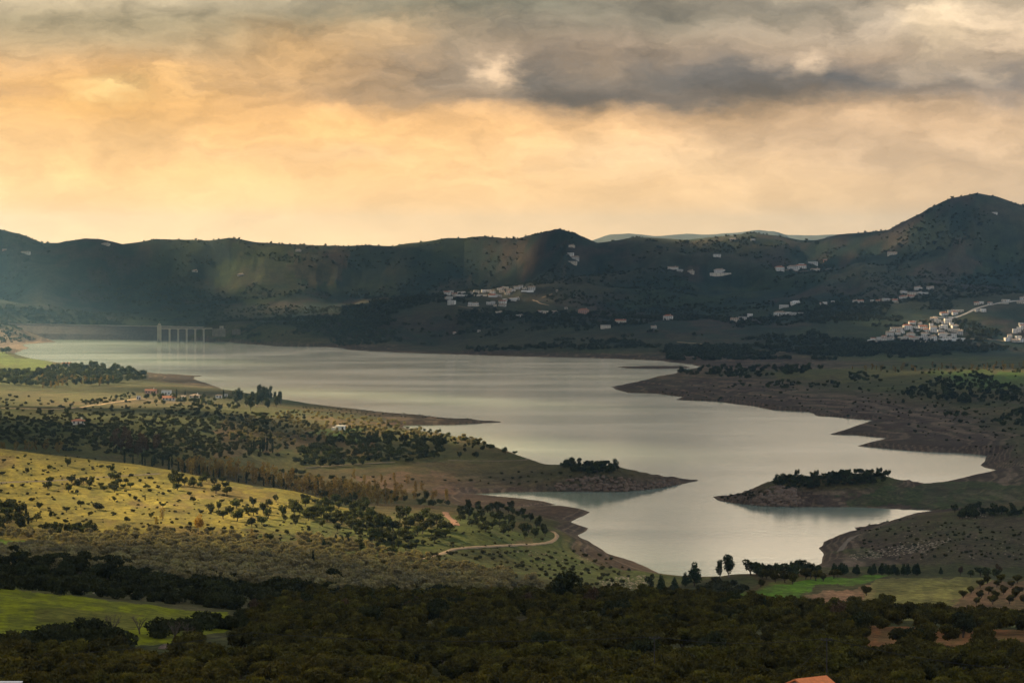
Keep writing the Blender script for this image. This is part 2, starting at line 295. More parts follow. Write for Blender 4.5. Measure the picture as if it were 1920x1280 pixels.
for i, b in enumerate(gb):
    r2 = (gpx[:, None] / 150 - ca) ** 2 + (b * 12 - cbv) ** 2
    G[i] = phi(r2) @ wgt[:n] + wgt[n] + wgt[n + 1] * gpx / 150 + wgt[n + 2] * b * 12
def bil(Gd, fx, fy):
    x0 = np.clip(np.floor(fx).astype(int), 0, Gd.shape[1] - 2); y0 = np.clip(np.floor(fy).astype(int), 0, Gd.shape[0] - 2); tx, ty = np.clip(fx - x0, 0, 1), np.clip(fy - y0, 0, 1)
    return (Gd[y0, x0] * (1 - tx) + Gd[y0, x0 + 1] * tx) * (1 - ty) + (Gd[y0 + 1, x0] * (1 - tx) + Gd[y0 + 1, x0 + 1] * tx) * ty
PX, YY = np.meshgrid(pxs, ysr); XX = (PX - 960) / F * YY
pcl = np.clip(PX, -400, 2400)
Z = bil(G, (pcl + 400) / 10, (np.log(YY) - gb[0]) / (gb[1] - gb[0]))
# signed distance to the water
S = sdist(XX, YY, SH); S = np.where((YY < 1000) | (YY > 5000), np.maximum(S, 50), S)
S = S + fbm(XX, YY, 34, 4, 5, .55) * np.clip(YY / 700, 1, 4.5) * np.clip(1 - np.abs(S) / 120, 0, 1)
strip = -sdist(XX, YY, STRIP) + fbm(XX, YY, 25, 3, 8) * 3
def gau(px, Y, sx, sy): return np.exp(-((PX - px) / sx) ** 2 - ((YY - Y) / sy) ** 2)
cliff = np.clip(gau(1455, 1510, 60, 30) * 1.6 + gau(1150, 1608, 110, 35) * 1.6 + gau(1250, 1620, 60, 40), 0, 1)
far = np.clip((YY - 4000) / 500, 0, 1)
rel = fbm(XX, YY, 130, 5, 21) * 2.2 + fbm(XX, YY, 30, 3, 31) * .5
near_shore = np.clip(S / 90, .12, 1)
Z = Z + rel * near_shore * (1 - far) * np.clip((YY - 300) / 200, 0, 1) * np.clip(.35 + np.abs(YY - 600) / 300, 0, 1)
rY = np.interp(pxs, [r[0] for r in RIDGE], [r[2] for r in RIDGE])[None, :]
keep = 1 - np.exp(-((YY - rY) / 160) ** 2)
sY = np.interp(pxs, [-300, 230, 260, 600, 640, 700, 830, 930, 1010, 1050, 1062, 1100], [4700, 4560, 0, 0, 4500, 4600, 4750, 4850, 4950, 5050, 5200, 5300])[None, :]
keep = keep * (1 - .9 * np.exp(-((YY - sY) / 130) ** 2))
hillw = np.clip((Z - 12) / 50, 0, 1) * np.clip((YY - 3900) / 500, 0, 1)
wx, wy = XX + fbm(XX, YY, 400, 3, 41) * 150, YY + fbm(XX, YY, 400, 3, 43) * 150
carve = (1 - ridged(wx * 1.0, wy * .55, 420, 5, 51)) * .5
Z = Z - hillw * keep * (carve * np.clip(Z * .8, 20, 150) - 8) + hillw * fbm(XX, YY, 90, 4, 61) * 5 * np.clip(keep + .25, 0, 1)
rz = np.interp(pxs, [r[0] for r in RIDGE], [ZY(r[1], r[2]) for r in RIDGE]); rn = fbm(pxs, pxs * 0, 40, 4, 401) * 2.6
dz = rz - np.array([np.interp(rY[0, j_], ysr, Z[:, j_]) for j_ in range(NCc)])
Z = Z + dz[None, :] * np.exp(-((YY - rY) / np.where(YY < rY, 260, 200)) ** 2) * (YY > 4300) + rn[None, :] * np.exp(-((YY - rY) / 35) ** 2)
dh = np.interp(pxs, [-600, -300, 0, 80, 150, 210, 245], [100, 96, 85, 72, 46, 23, 0])[None, :] + fbm(XX, YY, 60, 4, 501) * 4
Z = np.maximum(Z, dh * np.exp(-((YY - 4710) / np.where(YY < 4710, 135, 110)) ** 2) * (PX < 246) * (YY > 4300))
tpy = np.interp(pxs, [r[0] for r in RIDGE], [r[1] for r in RIDGE])[None, :]
Z = np.where((YY > 4300) & (YY < rY - 40), np.minimum(Z, CH + YY * (HZ - tpy - 2.0 - (rY - YY) * .012) / F), Z)
# drawdown terraces on the bank, shore profile
ter = Z + .35 * np.sin(Z * 4.2) * np.clip((8 - Z) / 4, 0, 1)
steep = .36 + cliff * 1.3
zland = np.minimum(np.maximum(ter, .25 + np.minimum(S, 40) * .012), np.maximum(S, 0) * steep)
zland = zland + cliff * np.clip(S / 8, 0, 1) * (np.abs(fbm(XX, YY, 9, 4, 71, .6)) * 3.5 - .6)
Z = np.where(S > 0, zland, np.maximum(S * .25, -6))
Z = np.where(strip > 0, np.maximum(Z, np.minimum(strip * .12, 1.2)), Z)
PYv = HZ + (CH - Z) * F / YY

def place(px, py, ymin=0, ymax=1e9):
    """the point of the ground that the ray through a point of the photograph meets"""
    fc = C0 + (px + 180) / DPX; c = int(np.clip(math.floor(fc), C0, C0 + NCF - 2)); t = min(max(fc - c, 0), 1)
    colp = PYv[:, c] * (1 - t) + PYv[:, c + 1] * t
    ok = np.nonzero((colp <= py) & (ysr >= ymin) & (ysr <= ymax))[0]
    if not len(ok): return None
    i = ok[0]
    if i > 0 and colp[i - 1] > py: f = (colp[i - 1] - py) / (colp[i - 1] - colp[i] + 1e-9)
    else: f = 1.0; i = max(i, 1)
    Y = ysr[i - 1] + (ysr[i] - ysr[i - 1]) * f
    return ground((px - 960) / F * Y, Y)
def ground(X, Y):
    px = 960 + X / Y * F; fc = C0 + (px + 180) / DPX; c = int(np.clip(math.floor(fc), C0, C0 + NCF - 2)); t = min(max(fc - c, 0), 1)
    r = int(np.clip(np.searchsorted(ysr, Y) - 1, 0, NR - 2)); s = (Y - ysr[r]) / (ysr[r + 1] - ysr[r])
    z = (Z[r, c] * (1 - t) + Z[r, c + 1] * t) * (1 - s) + (Z[r + 1, c] * (1 - t) + Z[r + 1, c + 1] * t) * s
    return Vector((X, Y, float(z)))

# ------------------------------------------------------------------ ground colours (what grows or lies there, plus some painted sunlight and relief shading)
GRASS, DRY, VIVID, BROWN, RED, SAND = (.068, .070, .024), (.13, .098, .045), (.15, .26, .014), (.074, .046, .036), (.20, .085, .04), (.26, .18, .11)
colr = np.zeros(Z.shape + (3,))
n1, n2, n3 = fbm(XX, YY, 180, 5, 81), fbm(XX, YY, 45, 5, 91), fbm(XX, YY, 12, 4, 101)
def lay(mask, c): colr[:] = colr * (1 - mask[..., None]) + np.array(c) * mask[..., None]
def sm(x, a, b): t = np.clip((x - a) / (b - a), 0, 1); return t * t * (3 - 2 * t)
lay(np.ones(Z.shape), GRASS); lay(sm(n1 + n2 * .7, -.1, .5) * .6, DRY); lay(sm(-n1 + n2 * .7, .0, .4) * .6, (.075, .10, .022)); lay(sm(n2 + n3 * .5, .15, .55) * .45, (.11, .075, .04))
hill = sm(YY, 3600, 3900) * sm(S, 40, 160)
lay(hill, (.024, .040, .028)); lay(hill * sm(n1 * .8 + n2, .05, .5) * .7, (.075, .052, .040)); lay(hill * sm(-n1 + n2 * .6, .1, .5) * .55, (.050, .068, .024)); lay(hill * sm(-carve, -.42, -.12) * .7, (.085, .080, .044)); lay(hill * sm(carve, .55, .8) * .75, (.020, .030, .020))  # ridges browner, gullies scrub-dark; the contrast also stands in for relief shading
lw = np.clip((PX - 1150) / 150, 0, 1); bank = np.maximum(sm(-Z, -9.5, -5.0) * sm(-S, -300, -110) * lw, sm(-Z, -6.0, -3.0) * sm(-S, -130, -50)) * (YY > 1180) * (YY < 4600)
lay(bank * .88, BROWN); lay(bank * sm(n2 + n3 * .6, .05, .5) * .6, (.10, .085, .05)); lay(sm(-S, -16, -3) * (YY > 1000) * .5, (.12, .085, .06))
bandf = sm(np.sin(Z * 5 + n2 * 3), .3, .9) * bank; lay(bandf * .7, (.21, .15, .10))
q1, q2 = fbm(PX, PYv * 2.5, 70, 5, 301, .6), fbm(PX, PYv * 2.5, 70, 5, 331, .6); PXj, PYj = PX + q1 * 55, PYv + q2 * 16 * np.clip((YY - 700) / 900 + .35, .35, 1)
qs = .55 + .45 * np.clip(fbm(PX, PYv * 2, 26, 4, 351, .6) * 2.2 + .5, 0, 1)
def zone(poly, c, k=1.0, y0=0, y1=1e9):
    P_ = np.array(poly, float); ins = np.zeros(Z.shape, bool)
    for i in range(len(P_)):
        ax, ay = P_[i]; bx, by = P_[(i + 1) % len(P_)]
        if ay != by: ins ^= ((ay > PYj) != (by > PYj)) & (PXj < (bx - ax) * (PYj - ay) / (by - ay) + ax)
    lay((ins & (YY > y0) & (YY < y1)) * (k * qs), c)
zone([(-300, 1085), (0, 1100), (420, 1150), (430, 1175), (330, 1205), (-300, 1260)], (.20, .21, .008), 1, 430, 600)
zone([(60, 1138), (250, 1150), (230, 1178), (60, 1160)], (.10, .075, .03), .6, 430, 600)
zone([(-300, 1010), (60, 1016), (125, 1026), (60, 1034), (-300, 1036)], VIVID, 1, 700, 1100)
zone([(-300, 815), (0, 835), (300, 872), (560, 920), (650, 950), (560, 1000), (300, 1020), (-300, 1010)], (.26, .21, .036), 1, 950, 1420)  # golden grass, lightened further to strengthen the sunlight on the slope
zone([(560, 950), (900, 955), (1000, 1010), (860, 1040), (600, 1045), (450, 1000)], (.10, .12, .026), .7, 950, 1420)
zone([(1370, 1118), (1480, 1088), (1600, 1078), (1680, 1080), (1560, 1098), (1480, 1130), (1360, 1140)], (.12, .225, .02), 1, 760, 1000)
zone([(1390, 1070), (1560, 1075), (1560, 1085), (1400, 1112)], (.15, .085, .035), .7, 760, 1000)
zone([(1490, 1130), (1590, 1100), (1640, 1092), (1600, 1145), (1480, 1160)], (.30, .17, .09), 1, 700, 1000)
zone([(1640, 1085), (1860, 1085), (1780, 1125), (1780, 1170), (1590, 1160), (1590, 1120)], (.22, .20, .055), .9, 700, 1000)
zone([(1770, 1130), (1860, 1085), (2100, 1085), (2100, 1150), (1780, 1150)], (.20, .115, .06), .9, 700, 1000)
zone([(1560, 1000), (1700, 965), (1780, 960), (2100, 985), (2100, 1062), (1600, 1056)], (.10, .070, .045), .75, 1100, 1400)
zone([(1570, 1032), (1640, 1036), (1640, 1052), (1580, 1050)], (.09, .12, .03), .5, 1100, 1400)
zone([(1600, 920), (1800, 905), (2100, 905), (2100, 950), (1780, 950), (1600, 945)], (.05, .072, .022), .8, 1400, 1750)
zone([(1540, 1178), (1640, 1172), (1920, 1180), (2100, 1190), (2100, 1230), (1640, 1225)], (.26, .105, .035), .9, 400, 600)
zone([(560, 1085), (640, 1088), (740, 1095), (740, 1110), (580, 1105)], (.36, .22, .10), .8, 640, 900)
zone([(1440, 696), (1920, 690), (2100, 690), (2100, 715), (1750, 728), (1560, 715), (1450, 708)], (.12, .115, .035), .8, 2400, 3250)
zone([(1700, 697), (2100, 695), (2100, 730), (1860, 722)], (.085, .16, .025), .8, 2400, 3250)
zone([(-300, 655), (80, 668), (95, 690), (0, 700), (-300, 700)], (.13, .18, .035), .8, 2600, 3900)
zone([(-300, 775), (500, 765), (700, 800), (900, 835), (1000, 860), (800, 868), (560, 885), (300, 868), (-300, 820)], (.085, .090, .028), .75, 1440, 2500)
zone([(-300, 700), (150, 705), (300, 725), (280, 745), (-300, 775)], (.10, .105, .035), .7, 2000, 3200)
zone([(400, 780), (760, 790), (720, 850), (420, 850)], (.15, .085, .05), .6, 1500, 2300)
zone([(420, 788), (560, 765), (620, 800), (540, 812)], (.08, .095, .03), .6, 1500, 2300)
zone([(600, 808), (700, 800), (690, 830), (620, 825)], (.06, .13, .025), .8, 1500, 2300)
zone([(680, 890), (860, 890), (850, 925), (700, 915)], (.17, .10, .065), .7, 1400, 1900)
zone([(900, 875), (1180, 880), (1200, 915), (900, 915)], (.07, .062, .03), .6, 1400, 1900)
zone([(420, 460), (600, 465), (640, 530), (500, 570), (420, 560)], (.10, .125, .028), .4, 4800, 6000)
zone([(560, 470), (660, 465), (640, 520), (560, 540)], (.14, .09, .055), .5, 4800, 6000)
zone([(1000, 520), (1080, 470), (1110, 500), (1040, 560), (980, 560)], (.11, .085, .06), .18, 4300, 6000)
zone([(1700, 520), (1830, 440), (1830, 500), (1770, 545)], (.13, .08, .06), .5, 4300, 6000)
zone([(800, 545), (900, 520), (930, 540), (850, 552)], (.13, .10, .06), .6, 5100, 6000)
zone([(-100, 612), (100, 630), (60, 655), (-100, 660)], (.22, .16, .11), .8, 3900, 4650)
terr = sm(np.sin(Z * 5.5 + n2 * 5 + q1 * 2), .55, .95) * ((YY > 950) & (YY < 1420) & (PX < 1000) & (S > 60)) * np.clip(.5 + n1 * 1.5, 0, 1); lay(terr * .55, (.085, .07, .028)); lay(sm(q1 + n2 * .5, .12, .4) * ((YY > 950) & (YY < 1420) & (PX < 1000)) * .5, (.15, .095, .045))
colr = np.clip(colr * (1 + n3[..., None] * .28), .004, .8)

def base_mat(name, color=(.5, .5, .5), rough=.8):
    m = bpy.data.materials.new(name); m.use_nodes = True; b = m.node_tree.nodes['Principled BSDF']
    b.inputs['Base Color'].default_value = (*color, 1); b.inputs['Roughness'].default_value = rough; return m, m.node_tree, b
def var_mat(name, color, rough=.85, amp=.35, scale=.4, bump=.0, obj_rand=.0, spec=.3):
    m, t, b = base_mat(name, color, rough); tcn = N(t, 'ShaderNodeTexCoord'); b.inputs['Specular IOR Level'].default_value = spec
    nf = noise(t, tcn.outputs['Object'], scale, 5, .6)
    f = rampn(t, nf, [(.3, 1 - amp), (.7, 1 + amp)])
    c = mixc(t, 1.0, color, f, 'MULTIPLY')
    if obj_rand:
        oi = N(t, 'ShaderNodeObjectInfo'); r = rampn(t, oi.outputs['Random'], [(0, 1 - obj_rand), (1, 1 + obj_rand)]); c = mixc(t, 1.0, c, r, 'MULTIPLY')
    t.links.new(c, b.inputs['Base Color'])
    if bump:
        bp = N(t, 'ShaderNodeBump'); bp.inputs['Strength'].default_value = bump; bp.inputs['Distance'].default_value = .1
        t.links.new(nf, bp.inputs['Height']); t.links.new(bp.outputs[0], b.inputs['Normal'])
    return m
gm, gt, gb_ = base_mat('ground_soil_and_grass', rough=.95); gb_.inputs['Specular IOR Level'].default_value = .08
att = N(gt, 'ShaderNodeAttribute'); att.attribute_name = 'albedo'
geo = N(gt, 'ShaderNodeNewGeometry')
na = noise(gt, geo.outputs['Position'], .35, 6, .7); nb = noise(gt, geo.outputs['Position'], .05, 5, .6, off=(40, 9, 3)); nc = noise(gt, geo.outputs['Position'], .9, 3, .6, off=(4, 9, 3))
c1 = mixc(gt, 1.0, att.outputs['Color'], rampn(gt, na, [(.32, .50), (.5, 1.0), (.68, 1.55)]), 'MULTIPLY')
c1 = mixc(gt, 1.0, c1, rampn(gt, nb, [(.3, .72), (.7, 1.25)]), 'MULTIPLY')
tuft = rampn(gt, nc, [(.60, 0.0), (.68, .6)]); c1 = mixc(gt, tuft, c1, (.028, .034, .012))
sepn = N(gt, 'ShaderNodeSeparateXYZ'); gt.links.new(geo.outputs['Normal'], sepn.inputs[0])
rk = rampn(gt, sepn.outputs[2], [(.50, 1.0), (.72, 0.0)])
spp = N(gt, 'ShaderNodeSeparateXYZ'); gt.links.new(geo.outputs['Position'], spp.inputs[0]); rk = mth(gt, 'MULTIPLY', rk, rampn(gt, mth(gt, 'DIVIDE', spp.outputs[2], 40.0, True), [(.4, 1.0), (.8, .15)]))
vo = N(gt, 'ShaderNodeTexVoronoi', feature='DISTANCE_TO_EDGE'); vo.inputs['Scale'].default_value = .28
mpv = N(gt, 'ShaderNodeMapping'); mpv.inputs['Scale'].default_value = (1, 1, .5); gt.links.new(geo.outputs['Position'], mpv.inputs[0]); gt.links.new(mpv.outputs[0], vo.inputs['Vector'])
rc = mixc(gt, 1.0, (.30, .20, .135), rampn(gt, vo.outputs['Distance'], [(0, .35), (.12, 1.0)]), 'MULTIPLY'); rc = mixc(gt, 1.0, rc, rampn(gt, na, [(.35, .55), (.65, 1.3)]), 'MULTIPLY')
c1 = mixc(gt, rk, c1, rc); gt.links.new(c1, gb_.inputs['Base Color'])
bp = N(gt, 'ShaderNodeBump'); bp.inputs['Strength'].default_value = .9; bp.inputs['Distance'].default_value = 1.2; gt.links.new(na, bp.inputs['Height']); gt.links.new(bp.outputs[0], gb_.inputs['Normal'])
idx = np.arange(NR * NCc).reshape(NR, NCc)
faces = np.stack([idx[:-1, :-1], idx[:-1, 1:], idx[1:, 1:], idx[1:, :-1]], -1).reshape(-1, 4)
V = np.stack([XX, YY, Z], -1).reshape(-1, 3)
me = np_mesh('terrain', V, faces, gm, True)
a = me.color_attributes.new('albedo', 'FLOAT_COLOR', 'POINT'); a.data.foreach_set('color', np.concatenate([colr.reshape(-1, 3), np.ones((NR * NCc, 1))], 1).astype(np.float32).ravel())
tag(link(bpy.data.objects.new('terrain', me)), 'hilly grass and scrub land round the reservoir', 'terrain', kind='structure')
del V, faces

# wide low land around and behind the eye point, below the fan
pts, fcs = [], []
rad = [0, 58, 900, 3000, 7800, 10500, 11300]
mb = MB(); segs = 48
for j, r in enumerate(rad[1:]):
    for k in range(segs):
        an = 2 * math.pi * k / segs; x, y = r * math.sin(an), r * math.cos(an)
        z = {0: 132, 1: 60 if y < 0 else -12, 2: 40 if y < 0 else -14, 3: 20 if y < 0 else -14, 4: -14, 5: -14}[j]
        pts.append((x, y, z))
fcs = [(j * segs + k, (j + 1) * segs + k, (j + 1) * segs + (k + 1) % segs, j * segs + (k + 1) % segs) for j in range(len(rad) - 2) for k in range(segs)]
b0 = len(pts); pts.append((0, 0, 141)); tri = [(k, (k + 1) % segs, b0) for k in range(segs)]
me = bpy.data.meshes.new('land'); me.from_pydata(pts, [], fcs + tri); wm_ = var_mat('outer_land', (.07, .075, .03), .95, .4, .02); me.materials.append(wm_)
tag(link(bpy.data.objects.new('ground', me)), 'open country beyond the valley', 'ground', kind='structure')

# pale far range behind the saddle
def far_range():
    xs = np.arange(-800, 2700, 9.0); sky = [(-800, 462), (300, 470), (700, 466), (860, 452), (1000, 470), (1090, 458), (1140, 441), (1180, 439), (1230, 443), (1290, 438), (1330, 438), (1385, 435), (1420, 430), (1450, 433), (1480, 441), (1530, 443), (1580, 440), (1640, 446), (1900, 455), (2700, 462)]
    py = np.interp(xs, [s[0] for s in sky], [s[1] for s in sky]) + fbm(xs, xs * 0, 90, 5, 5) * 3.0
    rows = []
    for Y, f in ((8800, 0), (9400, .55), (10000, 1.0), (10600, .5)):
        z = CH - 10000 * (py - HZ) / F; rows.append(np.stack([(xs - 960) / F * Y, np.full(xs.shape, Y) + fbm(xs, xs * 0 + Y, 60, 3, 3) * 200, z * f - 14 * (1 - f)], -1))
    V = np.concatenate(rows); n = len(xs); ix = np.arange(4 * n).reshape(4, n)
    fa = np.stack([ix[:-1, :-1], ix[:-1, 1:], ix[1:, 1:], ix[1:, :-1]], -1).reshape(-1, 4)
    tag(link(bpy.data.objects.new('distant_hills', np_mesh('distant_hills', V, fa, var_mat('distant_scrub', (.05, .06, .04), .95, .4, .003), True))), 'pale distant mountain range behind the saddle', 'hills', kind='structure')
far_range()

# ------------------------------------------------------------------ lake water
wmat, wt, wb = base_mat('lake_water', (.26, .34, .275), .12); wb.inputs['IOR'].default_value = 1.55
wg = N(wt, 'ShaderNodeNewGeometry')
w1 = noise(wt, wg.outputs['Position'], .25, 4, .65, (1, .5, 1)); w2 = noise(wt, wg.outputs['Position'], .0032, 5, .55, (.8, 2.2, 1), (1, 2, 0), dist=1.2); w3 = noise(wt, wg.outputs['Position'], .02, 4, .6, (.6, 1.5, 1))
bp = N(wt, 'ShaderNodeBump'); bp.inputs['Distance'].default_value = .35; wt.links.new(rampn(wt, w2, [(.35, .34), (.62, .46)]), bp.inputs['Strength'])
hs = mth(wt, 'ADD', w1, mth(wt, 'MULTIPLY', w3, .5)); wt.links.new(hs, bp.inputs['Height']); wt.links.new(bp.outputs[0], wb.inputs['Normal'])
wt.links.new(rampn(wt, w2, [(.36, .12), (.5, .14), (.64, .17)]), wb.inputs['Roughness'])
mb = MB(); nx, ny = 24, 24
pts = [(-1500 + 3200 * i / nx, 1000 + 3900 * j / ny, 0) for j in range(ny + 1) for i in range(nx + 1)]
mb.poly(pts, [(j * (nx + 1) + i, j * (nx + 1) + i + 1, (j + 1) * (nx + 1) + i + 1, (j + 1) * (nx + 1) + i) for j in range(ny) for i in range(nx)])
tag(mb.build('water', wmat), 'calm reservoir reflecting the warm evening sky', 'lake', kind='structure')

# ------------------------------------------------------------------ added cloud deck out of view, its gaps shaped to sunlight chosen ground
def clouds():
    HC = 1150.0; off = sun_dir * (HC / sun_dir.z); st = 55.0
    gx = np.arange(-2600, 2400, st); gy = np.arange(-700, 7600, st); X, Y = np.meshgrid(gx, gy)      # where the shade falls
    px = 960 + X / np.maximum(Y, 200) * F
    def g(cx, cy, sx, sy): return np.exp(-((X - cx) / sx) ** 2 - ((Y - cy) / sy) ** 2)
    def gp(p, cy, sp, sy): return np.exp(-((px - p) / sp) ** 2 - ((Y - cy) / sy) ** 2)
    lit = .0 + .0 * X
    for (p, cy, sp, sy, k) in GAPS: lit = np.maximum(lit, gp(p, cy, sp, sy) * k)
    nz = np.clip(.5 + 1.0 * fbm(X, Y, 240, 4, 211, .65), 0, 1)
    full = nz * .9 + .05 > lit
    X2, Y2 = X + off.x, Y + off.y; nr, nc = X.shape
    th = 60 + 120 * (.5 + .5 * fbm(X, Y, 300, 4, 221)); zb = HC + fbm(X, Y, 220, 3, 231) * 30
    ix = np.arange(nr * nc).reshape(nr, nc); cell = full[:-1, :-1]
    V = np.concatenate([np.stack([X2, Y2, zb], -1).reshape(-1, 3), np.stack([X2, Y2, zb + th], -1).reshape(-1, 3)]); T = nr * nc
    a_, b_, c_, d_ = ix[:-1, :-1], ix[:-1, 1:], ix[1:, 1:], ix[1:, :-1]
    fs = [np.stack([d_, c_, b_, a_], -1)[cell], np.stack([a_ + T, b_ + T, c_ + T, d_ + T], -1)[cell]]
    pad = np.pad(cell, 1); inn = pad[1:-1, 1:-1]
    for nb_, (p, q) in ((pad[:-2, 1:-1], (a_, b_)), (pad[2:, 1:-1], (c_, d_)), (pad[1:-1, :-2], (d_, a_)), (pad[1:-1, 2:], (b_, c_))):
        e = inn & ~nb_; fs.append(np.stack([p, q, q + T, p + T], -1)[e])
    o = link(bpy.data.objects.new('clouds', np_mesh('clouds', V, np.concatenate(fs), cmat, True)))
    tag(o, 'added cloud deck out of view, its gaps shaping the valley sunlight', 'clouds', kind='structure')
cmat = bpy.data.materials.new('shade_cloud_vapour'); cmat.use_nodes = True; ct = cmat.node_tree; ct.nodes.clear()
ctr = N(ct, 'ShaderNodeBsdfTranslucent'); ctr.inputs[0].default_value = (.36, .38, .42, 1); cdf = N(ct, 'ShaderNodeBsdfDiffuse'); cdf.inputs[0].default_value = (.8, .82, .85, 1)
cmx = N(ct, 'ShaderNodeMixShader'); cmx.inputs[0].default_value = .35; ct.links.new(ctr.outputs[0], cmx.inputs[1]); ct.links.new(cdf.outputs[0], cmx.inputs[2])
cmo = N(ct, 'ShaderNodeOutputMaterial'); ct.links.new(cmx.outputs[0], cmo.inputs[0])
GAPS = [(170, 1130, 700, 330, 1.7), (180, 880, 760, 130, 1.2), (1680, 890, 560, 150, 1.5), (60, 540, 380, 85, 1.2), (960, 480, 2500, 280, .56), (500, 5250, 200, 450, .85), (1000, 5200, 1700, 800, .66), (250, 1950, 900, 560, .82), (1700, 2700, 700, 700, .5), (900, 2700, 2200, 800, .50), (-50, 3600, 260, 700, 1.0), (1750, 2950, 400, 220, .8), (620, 3900, 1500, 700, .36), (650, 860, 300, 90, .6), (1740, 4120, 260, 260, 1.1), (1000, 1250, 300, 120, .55), (930, 4700, 130, 200, .8), (-120, 3600, 380, 1500, 1.6)]
clouds()

# ------------------------------------------------------------------ tracks and roads, laid on the ground
def track(name, pts, width, mat, label, lift=.25, ymin=0):
    P3 = []
    for (ax, ay), (bx, by) in zip(pts[:-1], pts[1:]):
        n_ = max(2, int(max(abs(bx - ax), abs(by - ay) * 3) / 6))
        for k in range(n_): P3.append(place(ax + (bx - ax) * k / n_, ay + (by - ay) * k / n_, ymin))
    P3.append(place(*pts[-1], ymin)); P3 = [p for p in P3 if p is not None]
    arr = np.array([[p.x, p.y] for p in P3])
    for _ in range(3): arr[1:-1] = (arr[:-2] + 2 * arr[1:-1] + arr[2:]) / 4
    dense = []
    for i in range(len(arr) - 1):
        d = np.linalg.norm(arr[i + 1] - arr[i]); m_ = max(1, min(30, int(d / 4)))
        for k in range(m_): dense.append(arr[i] + (arr[i + 1] - arr[i]) * k / m_)
    dense.append(arr[-1]); V, Fc = [], []
    for i, p in enumerate(dense):
        t = dense[min(i + 1, len(dense) - 1)] - dense[max(i - 1, 0)]; t = t / (np.linalg.norm(t) + 1e-9); nrm = np.array([-t[1], t[0]])
        w = width / 2 * (1 + .12 * math.sin(i * 1.7) + .08 * math.sin(i * .6))
        for s_ in (-1, -.33, .33, 1):
            q = p + nrm * w * s_; g = ground(q[0], q[1]); V.append((g.x, g.y, g.z + lift * (1 if abs(s_) < .9 else .2)))
        if i:
            b = (i - 1) * 4; Fc += [(b + k, b + k + 1, b + k + 5, b + k + 4) for k in range(3)]
    o = link(bpy.data.objects.new(name, np_mesh(name, V, np.array(Fc), mat, True))); tag(o, label, 'track', kind='structure')
dirt = var_mat('pale_dirt', (.42, .30, .17), .95, .25, .5, .3); dull = var_mat('dull_dirt', (.22, .17, .12), .95, .3, .5, .3)
track('dirt_track', [(625, 1049), (680, 1051), (740, 1050), (790, 1048), (820, 1041), (850, 1029), (880, 1026), (940, 1023), (1000, 1020), (1025, 1018), (1042, 1011), (1046, 1002), (1036, 996)], 2.3, var_mat('track_dirt', (.33, .23, .13), .95, .3, .5, .3), 'pale dirt track curving along the slope to the shore')
track('dirt_track', [(0, 765), (60, 766), (110, 767), (160, 762), (200, 756), (240, 750), (258, 747)], 4.0, dirt, 'pale road running to the white hamlet')
track('dirt_track', [(258, 747), (275, 749), (300, 753), (330, 754)], 3.0, dull, 'short drive behind the white hamlet')
track('dirt_track', [(0, 905), (40, 903), (90, 902), (150, 897), (230, 892), (300, 888)], 2.0, dull, 'faint track across the sunlit slope')
track('dirt_track', [(855, 985), (850, 975), (838, 968), (835, 960)], 3.5, var_mat('red_dirt', (.3, .15, .08), .95, .2, .5), 'short red dirt track between two woods')
track('dirt_track', [(570, 877), (620, 873), (680, 869), (740, 866)], 2.6, dull, 'thin track below the dark wood')
track('dirt_track', [(840, 863), (930, 864), (1010, 862), (1050, 860)], 1.8, dull, 'thin track across the green headland')
track('dirt_track', [(1575, 1033), (1583, 1020), (1596, 1008), (1610, 1002)], 3.2, dull, 'dirt track climbing from the near bay')
track('road', [(1270, 641), (1300, 643), (1345, 648), (1385, 655), (1430, 657), (1475, 660)], 5.0, dirt, 'pale road along the foot of the far hills')
track('road', [(1782, 597), (1800, 592), (1815, 586), (1832, 578), (1842, 574), (1870, 568), (1915, 563)], 7.0, var_mat('concrete_road', (.45, .40, .34), .9, .15, .3), 'pale road climbing past the upper village')
track('road', [(1812, 635), (1840, 635), (1870, 637), (1885, 640)], 4.0, dull, 'thin road joining the two right hand villages')
track('road', [(1000, 562), (1005, 566), (1015, 570), (1030, 573)], 4.5, dirt, 'hairpin road below the middle village')
track('road', [(1016, 558), (1026, 554), (1035, 551)], 4.5, dirt, 'short bright road beside the middle village')
track('road', [(860, 574), (885, 578), (910, 583)], 5, dull, 'road below the middle village terrace')
track('road', [(1462, 505), (1530, 509), (1565, 503)], 4, dull, 'thin road linking the high farms')

